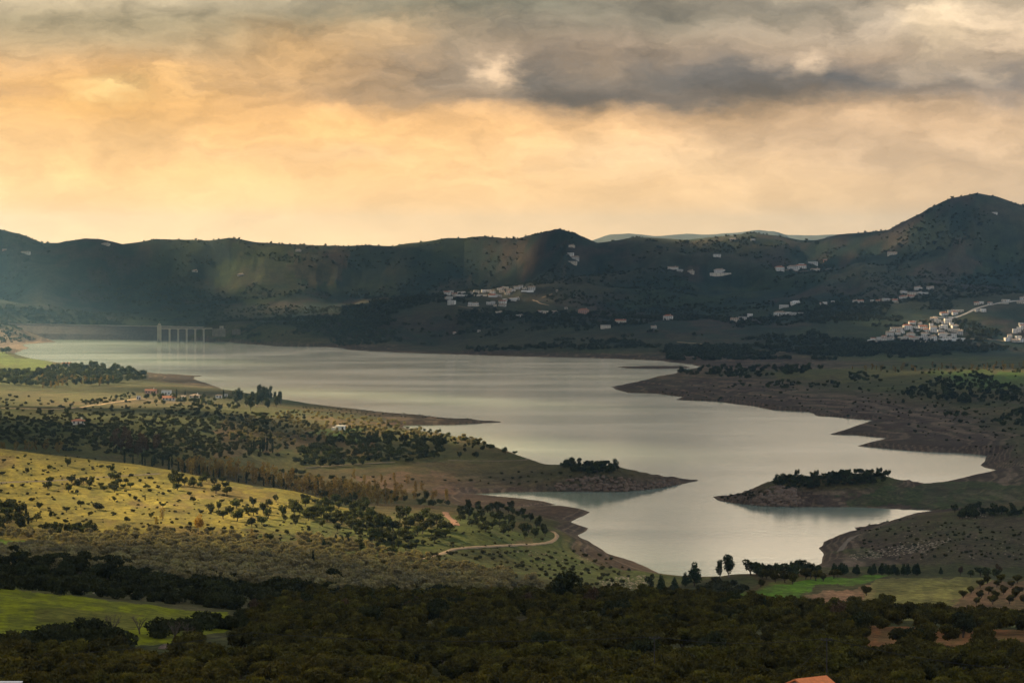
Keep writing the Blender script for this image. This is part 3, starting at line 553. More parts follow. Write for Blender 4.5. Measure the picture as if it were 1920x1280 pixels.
# ------------------------------------------------------------------ materials of buildings
def wallm(n_, c): return var_mat(n_, c, .85, .08, .25, obj_rand=.06)
WHITE = [wallm('white_render', (.88, .83, .75)), wallm('cream_render', (.80, .70, .56)), wallm('grey_white_render', (.70, .66, .60))]
PINK = wallm('pink_render', (.62, .36, .26)); TILE = var_mat('clay_tiles', (.42, .17, .09), .8, .25, 1.5); PALETILE = var_mat('pale_tiles', (.40, .30, .22), .8, .2, 1.5); FLAT = wallm('flat_roof', (.55, .50, .45))
GLASS = var_mat('dark_window', (.035, .035, .04), .35, .1, 1.0); DOOR = var_mat('wooden_door', (.16, .09, .05), .7, .2, 1.0); CONC = var_mat('pale_concrete', (.42, .36, .28), .9, .15, .08)
_cache = {}
def cached(key, fn):
    if key not in _cache: _cache[key] = fn()
    return _cache[key]
def house(name, loc, w, h, d, rz, wall, roof, roofm, nwin, floors=1):
    """a thing: wall, roof (chimney), windows (sill), door; the base is the middle of the front foot"""
    root = empty(name, loc, rz); k = (round(w), round(h * 2), round(d), roof, wall.name, roofm.name)
    W, H, D = k[0] / 1.0, k[1] / 2.0, k[2] / 1.0
    def mwall():
        m_ = MB(); m_.box(-W / 2, W / 2, 0, D, -D * .35 - 1.5, H)
        if roof == 'gable': m_.poly([(-W / 2, .01, H), (-W / 2, D - .01, H), (-W / 2, D / 2, H + D * .2), (W / 2, .01, H), (W / 2, D - .01, H), (W / 2, D / 2, H + D * .2)], [(0, 2, 1), (3, 4, 5)])
        return m_.mesh('wall', wall)
    link(bpy.data.objects.new('wall', cached(('w',) + k, mwall)), root)
    def mroof():
        m_ = MB()
        if roof == 'flat':
            for a_ in ((-W / 2 - .05, W / 2 + .05, -.06, .22), (-W / 2 - .05, W / 2 + .05, D - .2, D + .06), (-W / 2 - .05, -W / 2 + .22, .22, D - .2), (W / 2 - .22, W / 2 + .05, .22, D - .2)): m_.box(a_[0], a_[1], a_[2], a_[3], H - .03, H + .45)
            m_.box(-W / 2 + .22, W / 2 - .22, .22, D - .2, H - .03, H + .08)
        elif roof == 'gable':
            e, t = .4, .22; m_.poly([(x, y, z + q) for q in (0.02, t) for x in (-W / 2 - e, W / 2 + e) for y, z in ((-e, H - e * .4), (D / 2, H + D * .2), (D + e, H - e * .4))],
                [(0, 3, 4, 1), (1, 4, 5, 2), (6, 7, 10, 9), (7, 8, 11, 10), (0, 6, 9, 3), (2, 5, 11, 8), (0, 1, 7, 6), (1, 2, 8, 7), (3, 9, 10, 4), (4, 10, 11, 5)])
        else:
            e = .45; r = max(W / 2 - D / 2, .2); m_.poly([(-W / 2 - e, -e, H), (W / 2 + e, -e, H), (W / 2 + e, D + e, H), (-W / 2 - e, D + e, H), (-r, D / 2, H + D * .24), (r, D / 2, H + D * .24), (-W / 2 - e, -e, H + .2), (W / 2 + e, -e, H + .2), (W / 2 + e, D + e, H + .2), (-W / 2 - e, D + e, H + .2)],
                [(0, 3, 2, 1), (0, 1, 7, 6), (1, 2, 8, 7), (2, 3, 9, 8), (3, 0, 6, 9), (6, 7, 5, 4), (8, 9, 4, 5), (7, 8, 5), (9, 6, 4)])
        return m_.mesh('roof', roofm)
    ro = link(bpy.data.objects.new('roof', cached(('r',) + k, mroof)), root)
    if roof != 'flat' and w > 7:
        link(bpy.data.objects.new('chimney', cached(('c',), lambda: MB().box(-.4, .4, -.4, .4, -.8, 1.0).box(-.5, .5, -.5, .5, 1.0, 1.15).mesh('chimney', wall))), ro).location = (W * .25, D * .5, H + D * .2)
    wm2 = cached(('win',), lambda: MB().box(-.55, .55, -.06, .0, -.7, .7).mesh('window', GLASS)); dm = cached(('door',), lambda: MB().box(-.6, .6, -.07, .0, 0, 2.2).mesh('door', DOOR))
    fl = 2 if H > 5 else 1
    for f in range(fl):
        for i in range(nwin):
            x = -W / 2 + W * (i + .5) / nwin
            if f == 0 and i == nwin // 2: continue
            link(bpy.data.objects.new('window', wm2), root).location = (x, 0, 1.7 + f * 2.9)
    link(bpy.data.objects.new('door', dm), root).location = (-W / 2 + W * (nwin // 2 + .5) / nwin, 0, 0)
    return root
ORD = ['first', 'second', 'third', 'fourth', 'fifth', 'sixth', 'seventh', 'eighth', 'ninth', 'tenth', 'eleventh', 'twelfth', 'thirteenth', 'fourteenth', 'fifteenth', 'sixteenth', 'seventeenth', 'eighteenth', 'nineteenth', 'twentieth']
def village(entries, ox, oy, sc_, rows, where, group, seed, ymin=3700, ymax=1e9, wob=.25):
    """entries: x centre, y of the foot, width, height in a detail of the photograph; rows: foot heights that part the rows, uppermost first"""
    rr = random.Random(seed); out = []
    extra = [(x + rr.choice((-.34, .3)) * w, y - .42 * h, w * rr.uniform(.4, .6), h * rr.uniform(.5, .8)) for (x, y, w, h) in entries if w >= 60 and rr.random() < .75]
    for (x, y, w, h) in list(entries) + extra:
        px, py = ox + x * sc_, oy + y * sc_; p = place(px, py, ymin, ymax)
        if p is None: continue
        k = p.y / F; W, H = max(4, w * sc_ * k), min(9.5, max(3.0, h * sc_ * k)); row = sum(y > r_ for r_ in rows)
        out.append((row, x, p, W, H))
    byrow = {}
    for e in out: byrow.setdefault(e[0], []).append(e)
    names = ['top', 'upper', 'middle', 'lower', 'bottom'] if len(rows) == 4 else ['upper', 'middle', 'lower'] if len(rows) == 2 else ['upper', 'lower'] if len(rows) == 1 else ['one']
    for row, es in byrow.items():
        for i, (_, x, p, W, H) in enumerate(sorted(es, key=lambda e: e[1])):
            wl = rr.choices(WHITE, (6, 2, 2))[0]; rf = rr.choices(['flat', 'gable', 'hip'], (5, 3, 2))[0]; rm = {'flat': FLAT if rr.random() < .4 else wl}.get(rf) or rr.choice([PALETILE, PALETILE, TILE])
            if rf != 'flat': H = max(2.8, H - .8)
            hs = house('white_house', p, W, H, min(10, max(5, W * .8)), rr.uniform(-wob, wob), wl, rf, rm, max(2, min(5, int(W / 3))), 1)
            look = ('tall ' if H > 5.4 else 'low ' if W > 1.9 * H + 3 else '') + ('flat-roofed' if rf == 'flat' else 'tile-roofed'); rowt = f', {names[row]} row' if len(names) > 1 else ''
            tag(hs, f'{look} white house, {ORD[min(i, 19)]} from left{rowt}, {where}', 'house', group)
def wallrow(entries, ox, oy, sc_, label, ymin=3700):
    for i, (x, y, w, h, lab) in enumerate(entries):
        px, py = ox + x * sc_, oy + y * sc_; a_, b_ = place(px - w * sc_ / 2, py, ymin), place(px + w * sc_ / 2, py, ymin)
        if a_ is None or b_ is None: continue
        k = a_.y / F; H = max(1.6, h * sc_ * k); y0 = max(a_.y, b_.y); dirv = (b_ - a_); dirv.z = 0; ln = (b_.x - a_.x); nseg = max(3, int(ln / 6)); o_ = a_.copy(); m_ = MB()
        zt = [max(a_.z, b_.z) + H + .25 * math.sin(i + j * 1.3) for j in range(nseg + 1)]
        P_ = []
        for j in range(nseg + 1):
            xx = ln * j / nseg; yy = (b_.y - a_.y) * j / nseg
            P_ += [(xx, yy, -4 + 0), (xx, yy, zt[j] - a_.z), (xx, yy + 1.2, zt[j] - a_.z), (xx, yy + 1.2, -4)]
        fc = [(4 * j + q, 4 * j + (q + 1) % 4, 4 * j + 4 + (q + 1) % 4, 4 * j + 4 + q) for j in range(nseg) for q in range(4)] + [(0, 1, 2, 3), (4 * nseg + 3, 4 * nseg + 2, 4 * nseg + 1, 4 * nseg)]
        m_.poly(P_, fc); o = m_.build('retaining_wall', WHITE[i % 3]); o.location = a_
        tag(o, lab, 'wall')
village([(185, 672, 40, 28), (225, 660, 50, 42), (255, 680, 25, 20), (290, 650, 50, 38), (340, 650, 60, 33), (352, 622, 50, 25), (400, 645, 50, 30), (420, 598, 80, 42), (445, 642, 60, 25), (440, 560, 50, 25),
         (500, 590, 60, 38), (500, 535, 120, 22), (540, 570, 80, 30), (620, 530, 90, 56), (665, 478, 70, 40), (750, 480, 50, 35), (700, 532, 70, 40), (790, 530, 90, 45), (820, 555, 60, 38),
         (905, 440, 80, 48), (960, 455, 50, 38), (1000, 462, 50, 30), (1068, 462, 75, 58), (905, 560, 75, 84), (990, 530, 50, 50), (1032, 530, 60, 55), (1000, 562, 90, 28), (1130, 572, 130, 58), (1150, 517, 70, 42), (1110, 482, 40, 28), (1205, 590, 60, 55),
         (560, 650, 80, 38), (650, 605, 90, 38), (600, 626, 60, 30), (700, 655, 80, 38), (660, 640, 60, 35), (780, 650, 130, 45), (800, 605, 70, 42), (842, 602, 40, 30), (870, 645, 50, 38), (915, 652, 60, 42), (910, 618, 60, 25), (1010, 625, 90, 58), (1118, 615, 90, 42), (1080, 635, 60, 28)],
        1600, 530, 1 / 6, [470, 540, 595, 632], 'large village under peak', 'houses of the large white village', 3)
village([(1030, 368, 80, 33), (1090, 345, 50, 35), (1130, 340, 50, 38), (1150, 362, 60, 38), (1182, 330, 40, 25), (1220, 330, 50, 25), (1385, 250, 55, 33), (1440, 240, 60, 25), (1465, 330, 60, 33), (1400, 325, 50, 20), (1525, 242, 18, 16), (1555, 242, 18, 16), (1695, 213, 50, 22), (1745, 212, 40, 18)],
        1600, 530, 1 / 6, [280], 'above the large village', 'houses along the climbing road', 4)
village([(1900, 192, 50, 30), (1880, 235, 70, 28), (1950, 232, 60, 30), (1820, 570, 50, 48), (1862, 560, 50, 58), (1905, 530, 50, 58), (1895, 488, 50, 36), (1740, 660, 60, 38), (1762, 620, 50, 38), (1862, 640, 60, 38), (1830, 670, 90, 28), (1905, 670, 60, 38), (1960, 660, 60, 50), (1960, 600, 60, 60), (1955, 540, 50, 50)],
        1600, 530, 1 / 6, [300, 580], 'right edge village', 'houses of the village at the right edge', 5)
village([(25, 225, 60, 26), (85, 225, 65, 28), (215, 215, 40, 20), (285, 220, 60, 25), (375, 220, 80, 42), (470, 220, 95, 28), (580, 125, 80, 28), (680, 142, 130, 34), (790, 142, 110, 32), (560, 175, 80, 18), (650, 170, 80, 20), (735, 82, 80, 34), (865, 75, 80, 28), (-320, 250, 50, 32), (-350, 250, 40, 26), (-230, 225, 40, 16)],
        1600, 530, 1 / 6, [100, 190], 'hillside terrace left of peak', 'houses strung along the hillside terrace', 6)
village([(260, 370, 80, 50), (315, 348, 60, 38), (235, 338, 40, 24), (288, 440, 80, 55), (312, 490, 90, 52), (350, 388, 50, 24), (420, 350, 50, 28), (470, 350, 50, 30), (360, 368, 60, 28), (575, 352, 30, 24), (640, 347, 60, 42), (735, 332, 50, 36), (790, 327, 60, 30), (850, 350, 70, 42), (840, 385, 80, 24), (925, 387, 80, 24), (970, 337, 70, 28),
         (940, 300, 60, 24), (1010, 287, 70, 28), (1060, 332, 70, 42), (1040, 362, 60, 28), (1110, 317, 50, 28), (1160, 292, 60, 38), (1205, 282, 50, 42), (1262, 292, 50, 24), (1350, 302, 80, 46), (560, 500, 60, 38), (630, 500, 65, 38), (800, 490, 60, 32), (850, 490, 60, 42), (880, 512, 40, 28), (975, 480, 80, 46), (970, 512, 90, 26), (1035, 442, 90, 20), (1110, 440, 80, 34), (1165, 422, 60, 30)],
        800, 500, 280 / 1920, [325, 375, 400, 460], 'middle village', 'houses of the middle village', 7)
village([(925, 600, 90, 20), (1165, 645, 40, 22), (1210, 645, 60, 30), (1470, 600, 60, 28), (1515, 602, 70, 34), (1640, 600, 80, 25), (355, 862, 38, 20), (670, 840, 40, 20), (1675, 322, 30, 16), (1790, 1000 - 455, 40, 14)],
        800, 500, 280 / 1920, [500], 'below middle village', 'scattered houses below the middle village', 8)
wallrow([(1110, 655, 310, 28, 'long white retaining wall under the large village, right half'), (765, 668, 170, 9, 'low white wall under the large village, left half'), (740, 548, 200, 14, 'pale retaining wall through the middle of the large village'),
         (1065, 395, 220, 9, 'curved white wall under the small upper terrace houses'), (1690, 238, 115, 9, 'thin white wall beside the climbing road near the right edge'), (470, 226, 110, 10, 'white wall under the hillside terrace houses')], 1600, 530, 1 / 6, '')
wallrow([(445, 376, 160, 18, 'white terrace wall beside the left end of the middle village'), (690, 380, 165, 22, 'white terrace wall above the green hollow of the middle village'), (850, 390, 110, 16, 'cream terrace wall right of the green hollow'), (1295, 325, 160, 22, 'cream terrace wall under the right end of the middle village'), (600, 508, 150, 12, 'low white wall under the long white house below the hollow')], 800, 500, 280 / 1920, '')
# single farmhouses: px, py of foot, width, height, wall, roof, label
SOL = [(1094, 589, 20, 9, PINK, 'hip', TILE, 'pink two-storey house alone below the spur'), (1163, 606, 20, 6, WHITE[1], 'gable', TILE, 'long low house with red roof on the wooded slope'), (1136, 616, 18, 6, WHITE[1], 'flat', FLAT, 'cream flat-roofed house down the slope from the long red roof'),
       (1252, 600, 18, 9, WHITE[0], 'hip', TILE, 'cream house with red roof alone among dark trees'), (1226, 616, 10, 5, WHITE[2], 'gable', PALETILE, 'tiny grey house left of a faint track at the hill foot'), (1072, 464, 12, 5, WHITE[1], 'hip', PALETILE, 'highest small house under the rounded summit'),
       (1068, 480, 14, 6, WHITE[0], 'flat', FLAT, 'pale house on the spur below the rounded summit'), (1079, 487, 14, 6, WHITE[2], 'gable', PALETILE, 'second pale house stepping down the spur'), (1070, 493, 22, 3, WHITE[1], 'flat', FLAT, 'lowest long pale house on the spur'),
       (1262, 506, 20, 5, WHITE[0], 'gable', PALETILE, 'white house at the left of the high saddle farms'), (1275, 509, 10, 4, WHITE[2], 'flat', FLAT, 'small annex beside the high saddle farm'), (1295, 513, 12, 6, WHITE[1], 'hip', PALETILE, 'small cream house between the high farms'),
       (1351, 518, 40, 6, WHITE[1], 'flat', FLAT, 'long cream building with a terrace on the high slope'), (1350, 512, 20, 7, WHITE[2], 'hip', PALETILE, 'house standing above the long cream terrace'), (1344, 482, 14, 5, WHITE[0], 'flat', FLAT, 'lone white box house high on the slope'),
       (1374, 452, 12, 5, WHITE[1], 'gable', PALETILE, 'pale house just under the skyline trees'), (1412, 452, 8, 4, WHITE[2], 'flat', FLAT, 'tiny pale house under the skyline, right of the larger one'), (1463, 508, 16, 8, WHITE[0], 'hip', TILE, 'white house with red roof at left of the ridge farms'),
       (1487, 505, 20, 6, WHITE[2], 'hip', PALETILE, 'grey roofed ridge farmhouse'), (1503, 504, 18, 7, WHITE[0], 'gable', TILE, 'white ridge farmhouse with a reddish roof'), (1504, 497, 10, 3, WHITE[0], 'flat', FLAT, 'small white shed above the ridge farmhouse'), (1524, 495, 18, 4, WHITE[2], 'flat', FLAT, 'long grey shed at the upper right of the ridge farms'),
       (1530, 508, 16, 4, WHITE[0], 'gable', PALETILE, 'low white house at the right end of the ridge farms'), (1548, 490, 8, 4, PINK, 'flat', FLAT, 'tiny pinkish hut above the ridge farms'), (1673, 478, 18, 5, WHITE[1], 'gable', PALETILE, 'long pale house alone on the left flank of the peak'), (1865, 401, 10, 3, WHITE[0], 'flat', FLAT, 'tiny white house near the summit of the peak'),
       (1470, 577, 18, 5, WHITE[2], 'flat', FLAT, 'grey house below the pointed white roof'), (1494, 569, 20, 3, WHITE[0], 'hip', WHITE[0], 'white building with a pointed tent-like roof'), (1462, 593, 22, 8, WHITE[0], 'hip', PALETILE, 'largest house of the small white estate'), (1494, 591, 25, 5, WHITE[2], 'flat', FLAT, 'long grey terrace building of the small white estate'),
       (1478, 590, 12, 5, WHITE[0], 'flat', FLAT, 'white cube between the two estate buildings'), (1377, 604, 14, 7, WHITE[1], 'gable', PALETILE, 'lowest house of the little row climbing the knoll'), (1393, 600, 14, 6, WHITE[2], 'flat', FLAT, 'middle house of the little row climbing the knoll'), (1406, 593, 10, 5, WHITE[0], 'flat', FLAT, 'top house of the little row climbing the knoll'),
       (197, 460, 14, 4, WHITE[1], 'hip', PALETILE, 'pale house on the left skyline saddle'), (47, 476, 16, 4, WHITE[1], 'gable', PALETILE, 'pale house high on the far left hill'), (8, 470, 8, 3, PINK, 'flat', FLAT, 'tiny pinkish hut at the far left edge of the hill'), (365, 510, 10, 4, WHITE[2], 'hip', PALETILE, 'grey hut on the middle of the far left hill'),
       (451, 517, 12, 4, WHITE[1], 'hip', PALETILE, 'pale hut on the green patch of the far hill'), (559, 472, 11, 4, WHITE[1], 'hip', PALETILE, 'pale hut under the skyline above the reddish slope'),
       (282, 738, 20, 8, PINK, 'gable', TILE, 'pink house with red roof at the left of the hamlet'), (311, 740, 17, 8, WHITE[0], 'flat', FLAT, 'white flat-roofed house beside the pink house'), (316, 751, 24, 5, WHITE[1], 'gable', TILE, 'low cream house below the flat-roofed white one'), (344, 750, 9, 9, WHITE[2], 'gable', PALETILE, 'narrow grey house in the middle of the hamlet'),
       (364, 747, 20, 6, WHITE[1], 'hip', PALETILE, 'wide house with pale hipped roof in the hamlet'), (410, 746, 11, 6, WHITE[0], 'hip', PALETILE, 'small white house right of the hamlet beside a cypress'), (422, 744, 5, 4, WHITE[0], 'flat', FLAT, 'tiny white hut at the right end of the hamlet'), (260, 749, 7, 6, WHITE[0], 'flat', FLAT, 'small white gatehouse at the road bend'),
       (125, 687, 16, 7, WHITE[1], 'gable', TILE, 'cream house with red roof among the wooded hill trees'), (95, 693, 22, 6, WHITE[0], 'hip', PALETILE, 'white house at the edge of the lawn left of the wood'), (147, 796, 24, 6, WHITE[1], 'hip', TILE, 'low house with orange hipped roof on the scrub slope')]
for (px, py, w, h, wl, rf, rm, lab) in SOL:
    p = place(px, py, 1000)
    if p is None: continue
    k = p.y / F; H = max(2.6, h * k - (1 if rf != 'flat' else 0)); W = max(3.5, w * k)
    tag(house('farmhouse' if 'house' not in lab or 'farm' in lab else 'country_house', p, W, H, min(11, max(4, W * .7)), random.uniform(-.2, .2), wl, rf, rm, max(2, min(5, int(W / 2.6)))), lab, 'house')
# white flat building on the olive slope
p = place(637, 808); r = empty('flat_roofed_villa', p, -.15); tag(r, 'white flat-roofed villa on the lawn among olive trees', 'villa')
MB().box(-3.2, 3.2, 0, 6, -2, 4).build('wall', WHITE[0], r); MB().box(-3.7, 3.7, -.9, 6.3, 4, 4.35).build('roof', WHITE[0], r); MB().box(-7, -3.2, 1, 6, -2, 2.8).build('annex', WHITE[2], r)
MB().box(1.5, 2.9, -.05, 0, .1, 3.2).build('window', GLASS, r); MB().box(-2.4, -1.4, -.05, 0, .1, 2.2).build('door', DOOR, r)
for x in (3.4, -3.4): MB().box(x - .12, x + .12, -.8, -.55, -1.5, 4).build('post', WHITE[0], r)

# ------------------------------------------------------------------ dam and intake bridge
def dam():
    r = empty('dam', (0, 0, 0)); tag(r, 'long low rockfill dam closing the left end of the lake', 'dam')
    P_, fc = [], []; xs = np.linspace(-20, 400, 40)
    rock = var_mat('dam_rockfill', (.10, .085, .07), .95, .35, .25, .5)
    for i, px in enumerate(xs):
        Yc = 4545; zc = ZY(np.interp(px, [-20, 80, 300, 400], [606, 608.5, 612.5, 613.5]), Yc); x = (px - 960) / F * Yc
        for dy, z in ((-62, -3), (-40, zc * .42), (-38, zc * .42), (-5, zc), (5, zc), (55, -3)): P_.append((x + (i % 3) * .4, Yc + dy, z + .25 * math.sin(i * 2.1)))
        if i: fc += [((i - 1) * 6 + q, i * 6 + q, i * 6 + q + 1, (i - 1) * 6 + q + 1) for q in range(5)]
    MB().poly(P_, fc).build('embankment', rock, r)
    m_ = MB(); a_, b_ = P_[3], P_[-3]
    m_.poly([(a_[0], 4540.5, a_[2] + .9), (b_[0], 4540.5, b_[2] + .9), (b_[0], 4540.9, b_[2] + .9), (a_[0], 4540.9, a_[2] + .9), (a_[0], 4540.5, a_[2] - .5), (b_[0], 4540.5, b_[2] - .5), (b_[0], 4540.9, b_[2] - .5), (a_[0], 4540.9, a_[2] - .5)], [(0, 1, 2, 3), (4, 5, 1, 0), (7, 6, 2, 3)])
    m_.build('parapet', CONC, r)
dam()
def bridge():
    Yb = 4380.0; X = lambda px: (px - 960) / F * Yb; zd = ZY(615.5, Yb)
    r = empty('intake_bridge', (X(340), Yb, 0)); tag(r, 'concrete service bridge on tall piers beside the dam', 'bridge')
    pier = None
    for px in (318, 334, 350, 366, 382):
        m_ = MB().box(-1.5, 1.5, -1.4, 1.4, -5, zd - 1.2).box(-2.3, 2.3, -1.9, 1.9, zd - 2.2, zd - 1.0)
        o = link(bpy.data.objects.new('pier', cached('pier', lambda: m_.mesh('pier', CONC))), r); o.location = (X(px) - X(340), 0, 0)
    MB().box(X(301) - X(340), X(398) - X(340), -2.4, 2.4, zd - 1.0, zd + .35).build('deck', CONC, r)
    rl = MB()
    for s_ in (-2.3, 2.2): rl.box(X(301) - X(340), X(398) - X(340), s_, s_ + .12, zd + 1.3, zd + 1.45)
    for k in range(30): x = X(301) - X(340) + k * 3.1; rl.box(x, x + .12, -2.3, -2.18, zd + .35, zd + 1.3)
    rl.build('railing', CONC, r)
    t = empty('intake_tower', (X(299), Yb - 1, 0)); tag(t, 'tall ribbed concrete intake tower standing in the lake', 'tower')
    zt = ZY(611, Yb); m_ = MB().box(-3.2, 3.2, -3, 3, -5, zt)
    for x in (-3.6, -1.3, 1.0, 2.9): m_.box(x, x + .7, -3.5, -3, -4.9, zt + .9)
    m_.build('shaft', CONC, t); MB().box(-3.7, 3.7, -3.6, 3.4, zt + .9, zt + 1.4).build('platform', CONC, t); MB().box(-2, 2, -2, 2, zt + 1.4, zt + 4.2).box(-.15, .15, -.15, .15, zt + 4.2, zt + 8).build('cabin', CONC, t); MB().box(-2.6, 2.6, -3.4, 2.9, -1, 2.2).build('plinth', var_mat('wet_concrete', (.12, .12, .11), .8, .2, .2), t)
    MB().box(-1.1, .4, -3.6, -3.4, 3.0, 5.0).build('gate', GLASS, t)
    g = place(416, 616, 4300); h = house('control_house', (X(415), Yb + 3, zd - .5), 7, 4, 6, .1, CONC, 'flat', CONC, 3); tag(h, 'small concrete control house at the right end of the bridge', 'building')
    DCON = var_mat('dark_concrete', (.20, .16, .12), .9, .3, .15)  # darker than the bridge concrete
    o = MB().box(X(398) - X(410), X(422) - X(410), -2, 6, -14, .0).build('abutment_wall', DCON); o.location = (X(410), Yb, zd - .6); tag(o, 'concrete abutment wall carrying the control house', 'wall')
    o = MB()
    for k in range(3): o.box(k * 5, k * 5 + 4.4, 0, 4, -8, 1.5 + .4 * (k % 2))
    o = o.build('spillway_wall', DCON); o.location = (X(432), Yb + 25, zd - 4.0); tag(o, 'stepped concrete spillway wall right of the control house', 'wall')
bridge()

# ------------------------------------------------------------------ foliage
def leafm(name, c, trans=.35, amp=.45, rnd=.22, scale=.8):
    m, t, b = base_mat(name, c, .75); b.inputs['Specular IOR Level'].default_value = .15
    tcn = N(t, 'ShaderNodeTexCoord'); nf = noise(t, tcn.outputs['Object'], scale, 3, .6); oi = N(t, 'ShaderNodeObjectInfo')
    c_ = mixc(t, 1.0, c, rampn(t, nf, [(.3, 1 - amp), (.7, 1 + amp)]), 'MULTIPLY'); c_ = mixc(t, 1.0, c_, rampn(t, oi.outputs['Random'], [(0, (1 - rnd, 1 - rnd, 1 - rnd * .8)), (.5, (1 + rnd * .4, 1, 1 - rnd * .3)), (1, (1 + rnd, 1 + rnd, 1 + rnd * .4))]), 'MULTIPLY')
    t.links.new(c_, b.inputs['Base Color']); tr = N(t, 'ShaderNodeBsdfTranslucent'); t.links.new(mixc(t, 1.0, c_, (1.5, 1.45, .6), 'MULTIPLY'), tr.inputs[0])
    mx = N(t, 'ShaderNodeMixShader'); mx.inputs[0].default_value = trans; t.links.new(b.outputs[0], mx.inputs[1]); t.links.new(tr.outputs[0], mx.inputs[2]); t.links.new(mx.outputs[0], t.nodes['Material Output'].inputs[0]); return m
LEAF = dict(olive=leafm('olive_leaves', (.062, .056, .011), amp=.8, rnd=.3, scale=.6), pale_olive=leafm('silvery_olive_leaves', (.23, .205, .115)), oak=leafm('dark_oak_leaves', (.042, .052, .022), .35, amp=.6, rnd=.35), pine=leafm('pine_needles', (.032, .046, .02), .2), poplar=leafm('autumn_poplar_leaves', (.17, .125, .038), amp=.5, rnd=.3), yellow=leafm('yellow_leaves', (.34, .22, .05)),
            cypress=leafm('cypress_leaves', (.022, .032, .014), .1), shrub=leafm('scrub_leaves', (.050, .052, .022), .2), euc=leafm('eucalyptus_leaves', (.040, .052, .028), .25), russet=leafm('russet_twigs', (.075, .048, .030), .25), farscrub=leafm('far_scrub_leaves', (.050, .060, .034), .2), rose=leafm('pink_blossom', (.40, .17, .12), .4), blackoak=leafm('deep_green_leaves', (.030, .034, .010), .2), rim=leafm('bright_shoots', (.25, .26, .03), .5))
BARK = var_mat('bark', (.09, .065, .045), .9, .3, 2.0); PALEBARK = var_mat('pale_bark', (.22, .18, .14), .9, .3, 2.0)
def crown(seed, lobes, n_, size, flat=1.0, up=0.0, elong=1.0):
    """many leaf sprays over and through a set of lobes (cx, cy, cz, rx, ry, rz)"""
    r = np.random.default_rng(seed); lb = np.array(lobes, float); vol = (lb[:, 3] * lb[:, 4] * lb[:, 5]) ** (2 / 3); pick = r.choice(len(lb), n_, p=vol / vol.sum()); L_ = lb[pick]
    d = r.normal(size=(n_, 3)); d /= np.linalg.norm(d, axis=1)[:, None]; rad = .62 + .42 * r.random(n_) ** .6
    bump = 1 + .16 * np.sin(d[:, 0] * 7 + seed + pick) * np.sin(d[:, 1] * 6 + pick * 2) * np.cos(d[:, 2] * 5)
    P_ = L_[:, :3] + d * L_[:, 3:] * (rad * bump)[:, None]
    u = r.normal(size=(n_, 3)); u[:, 2] += up; u /= np.linalg.norm(u, axis=1)[:, None]; w = d * .8 + r.normal(size=(n_, 3)) * .7; v = np.cross(u, w); v /= np.linalg.norm(v, axis=1)[:, None] + 1e-9
    s_ = size * (.6 + .8 * r.random(n_))[:, None]; a_, b_ = u * s_ * elong, v * s_ * .55
    V = np.stack([P_ - a_, P_ + b_ * .9 - a_ * .1, P_ + a_, P_ - b_ + a_ * .15], 1).reshape(-1, 3); F_ = np.arange(4 * n_).reshape(n_, 4); return V, F_
def lobed(seed, n_, rx, rz, z0, r0, r1, top=1.0):
    r = random.Random(seed); out = [(0, 0, z0, rx * .62, rx * .62, rz * .62)]
    for k in range(n_):
        a_ = r.uniform(0, 6.283); q = r.uniform(.3, .75); zz = r.uniform(-.55, .75) * top; s_ = r.uniform(r0, r1); out.append((math.cos(a_) * rx * q, math.sin(a_) * rx * q, z0 + zz * rz * math.sqrt(max(0, 1 - q * q * .7)), s_ * rx, s_ * rx, s_ * rz))
    return out
def limbs(seed, h, r0, n_, spread, zf=.35, twigs=0):
    r = random.Random(seed); m_ = MB(); lean = (r.uniform(-.1, .1) * h, r.uniform(-.1, .1) * h); top = Vector((lean[0], lean[1], h * zf)); m_.tube([(0, 0, -.6), (lean[0] * .3, lean[1] * .3, h * zf * .5), top], [r0 * 1.25, r0, r0 * .85], 6)
    for k in range(n_):
        a_ = 6.283 * k / n_ + r.uniform(-.4, .4); d = Vector((math.cos(a_) * spread, math.sin(a_) * spread, r.uniform(.35, .8) * h * (1 - zf) + .2)); mid = top + d * .5 + Vector((0, 0, h * .05)); end = top + d * 1.0
        m_.tube([top - Vector((0, 0, r0)), mid, end], [r0 * .6, r0 * .38, r0 * .12], 5)
        for q in range(twigs):
            s_ = r.uniform(.3, .95); p0 = top + d * s_ + Vector((0, 0, h * .05 * (1 - abs(s_ * 2 - 1)))); e = p0 + Vector((r.uniform(-1, 1), r.uniform(-1, 1), r.uniform(.2, 1.2))) * spread * .38; pm = (p0 + e) / 2 + Vector((r.uniform(-.1, .1), r.uniform(-.1, .1), .1)) * spread * .3
            m_.tube([p0, pm, e], [r0 * .2, r0 * .13, r0 * .05], 4)
            for z_ in range(3):
                e2 = pm + Vector((r.uniform(-1, 1), r.uniform(-1, 1), r.uniform(0, 1))) * spread * .22; m_.tube([pm, e2], [r0 * .09, r0 * .03], 3)
    return m_
class Kind: pass
KIND = {}
def kind(key, name, height, leaf, variants, trunkf, bark=None):
    k = Kind(); k.name, k.h, k.cr, k.tr = name, height, [], []
    for i, (V, F_) in enumerate(variants):
        k.cr.append(np_mesh('crown', V, F_, LEAF[leaf])); k.tr.append(trunkf(i).mesh('trunk', bark or BARK) if trunkf else None)
    KIND[key] = k
kind('olive', 'olive_tree', 4.4, 'olive', [crown(s, lobed(s, 8, 2.5, 1.7, 2.75, .32, .5), 1500, .24, elong=1.3, up=.5) for s in (1, 2, 3, 4)], lambda i: limbs(i, 3.4, .22, 4, 1.2, .28))
